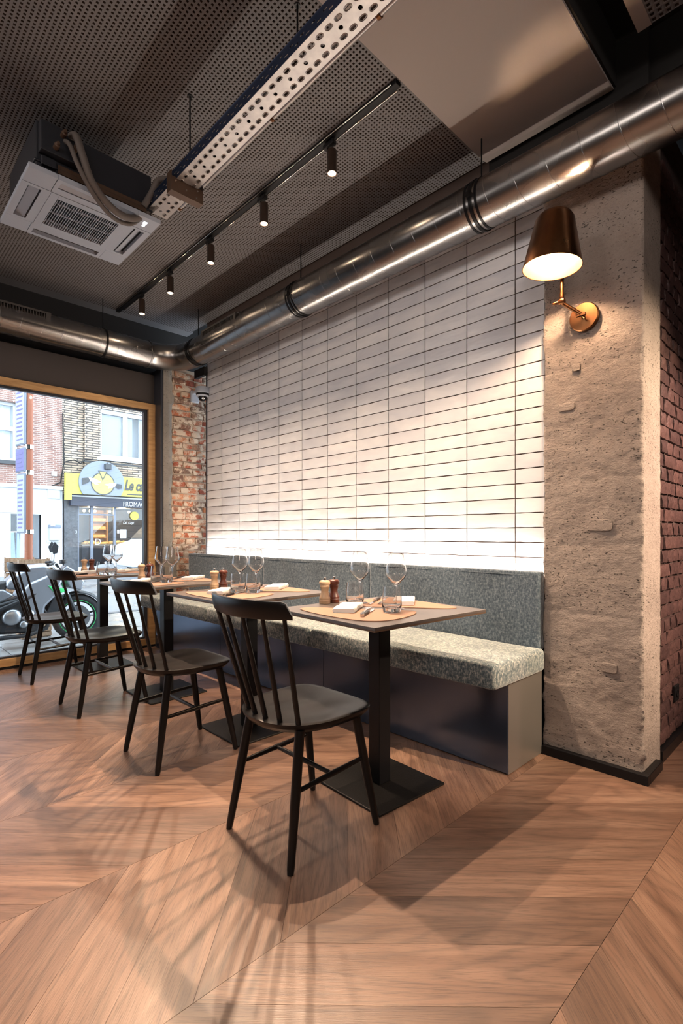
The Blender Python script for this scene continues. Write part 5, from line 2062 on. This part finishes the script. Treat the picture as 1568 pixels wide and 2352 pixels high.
MB().tube([(0.10, -0.44, 0.46), (0.13, -0.36, 0.36), (0.12, -0.40, 0.22), (0.13, -0.60, 0.155), (0.14, -1.05, 0.16)], 0.026, 12).part('exhaust_pipe', 'bike_dark', bk, smooth=60)
MB().tube([(0.14, -1.0, 0.16), (0.15, -1.10, 0.19), (0.17, -1.45, 0.30)], [0.03, 0.055, 0.05], 16).part('muffler', 'bike_metal', bk, smooth=50)
MB().tube([(0.125, -0.34, 0.76), (0.165, -0.62, 0.62), (0.155, -0.92, 0.50), (0.12, -1.0, 0.34)], 0.024, 10).part('frame_tube', 'bike_dark', bk, smooth=60)
MB().tube([(0.10, -1.40, 0.305), (0.11, -1.0, 0.36)], [0.022, 0.035], 10).part('swing_arm', 'bike_dark', bk, smooth=60)
MB().tube([(0.06, -0.62, 0.18), (0.16, -0.56, 0.08), (0.20, -0.50, 0.012)], 0.010, 8).part('side_stand', 'bike_dark', bk, smooth=60)
# headlight, bars, mirrors
MB().lathe([(0, 0.06), (0.06, 0.05), (0.085, 0.02), (0.085, -0.01), (0.05, -0.09), (0, -0.10)], 24, St @ Matrix.Rotation(-PI / 2, 3, 'X'), (0.0, -0.04, 0.80)).part('headlight', 'bike_dark', bk, smooth=50)
side_solid([(-0.02, 0.90), (-0.16, 1.00), (-0.22, 0.92), (-0.12, 0.70), (0.02, 0.66), (0.06, 0.78)], 0.10, 'headlight_cowl', 'bike_silver', 0.02)
hb_ = [St @ Vector(p) + Vector((0, -0.26, 0.98)) for p in ((-0.38, -0.10, 0.045), (-0.20, -0.02, 0.06), (-0.06, 0.02, 0.0), (0.06, 0.02, 0.0), (0.20, -0.02, 0.06), (0.38, -0.10, 0.045))]
MB().tube(hb_, 0.012, 10).part('handlebar', 'bike_dark', bk, smooth=60)
for s, p, q in ((0, hb_[0], hb_[1]), (1, hb_[5], hb_[4])):
    MB().tube([p, p.lerp(q, 0.62)], 0.018, 10).part('grip', 'rubber', bk, smooth=60)
    m0 = p.lerp(q, 0.75)
    MB().tube([m0, m0 + Vector((0.02 if s else -0.02, 0.01, 0.13))], 0.007, 8).part('mirror_stalk', 'bike_metal', bk)
    c = m0 + Vector((0.03 if s else -0.03, 0.01, 0.20))
    n_ = [(0, 0.075), (0.045, 0.02), (0.03, -0.07), (-0.02, -0.08), (-0.045, 0.0)]
    MB().prism(n_, -0.008, 0.008, Matrix.Rotation(0.9, 3, 'Z') @ RX, c).part('mirror', 'bike_dark', bk, bevel=0.006)
    MB().tube([p.lerp(q, 0.5) + Vector((0, 0.05, 0.01)), p + Vector((0, 0.06, 0.0))], 0.006, 6).part('brake_lever', 'bike_metal', bk)
MB().lathe([(0, 0), (0.045, 0.0), (0.045, 0.05), (0.02, 0.055), (0, 0.055)], 20, None, (0.06, -0.19, 1.02)).part('instrument', 'bike_dark', bk, smooth=40)
MB().tube(smoothpath([(0.02, -0.10, 0.72), (0.08, -0.18, 0.86), (0.14, -0.26, 0.98), (0.18, -0.30, 1.03)], 6), 0.008, 6).part('brake_hose', 'rubber', bk)

# ---- white van across the street
vn = thing('van', 'white van nose at the right edge of the window view', 'van', (-17.9, at(303, 1250, -17.0)[0], GZ))
prof = [(0.0, 0.30), (-0.02, 0.55), (0.03, 0.95), (0.10, 1.02), (0.62, 1.20), (1.35, 1.95), (1.60, 2.02), (4.6, 2.05), (4.7, 1.0), (4.7, 0.30)]
n_ = len(prof)
vs = [(-0.88, y, z) for y, z in prof] + [(0.88, y, z) for y, z in prof]
fs = [tuple(range(n_)), tuple(reversed(range(n_, 2 * n_)))] + [(i_, (i_ + 1) % n_, n_ + (i_ + 1) % n_, n_ + i_) for i_ in range(n_)]
MB().add(vs, fs).part('body', 'van_white', vn, bevel=0.06, smooth=50)
MB().add([(0.885, 0.95, 1.25), (0.885, 1.42, 1.82), (0.885, 2.3, 1.86), (0.885, 2.3, 1.22), (0.895, 0.95, 1.25), (0.895, 1.42, 1.82), (0.895, 2.3, 1.86), (0.895, 2.3, 1.22)],
         [(0, 1, 2, 3), (4, 7, 6, 5), (0, 4, 5, 1), (3, 2, 6, 7), (0, 3, 7, 4), (1, 5, 6, 2)]).part('side_window', 'sign_dark', vn)
MB().add([(-0.75, 0.66, 1.25), (0.75, 0.66, 1.25), (0.70, 1.30, 1.91), (-0.70, 1.30, 1.91), (-0.75, 0.63, 1.28), (0.75, 0.63, 1.28), (0.70, 1.27, 1.94), (-0.70, 1.27, 1.94)],
         [(0, 1, 2, 3), (4, 7, 6, 5), (0, 4, 5, 1), (3, 2, 6, 7), (0, 3, 7, 4), (1, 5, 6, 2)]).part('windscreen', 'sign_dark', vn)
MB().box(0.80, 0.90, 0.02, 0.30, 0.72, 0.92).part('headlight', 'paper', vn, bevel=0.02)
for y in (0.85, 3.8):
    for sx in (-1, 1):
        MB().lathe([(0, -0.11), (0.29, -0.11), (0.33, -0.08), (0.33, 0.08), (0.29, 0.11), (0, 0.11)], 28, RY, (sx * 0.80, y, 0.33)).part('wheel', 'rubber', vn, smooth=40)
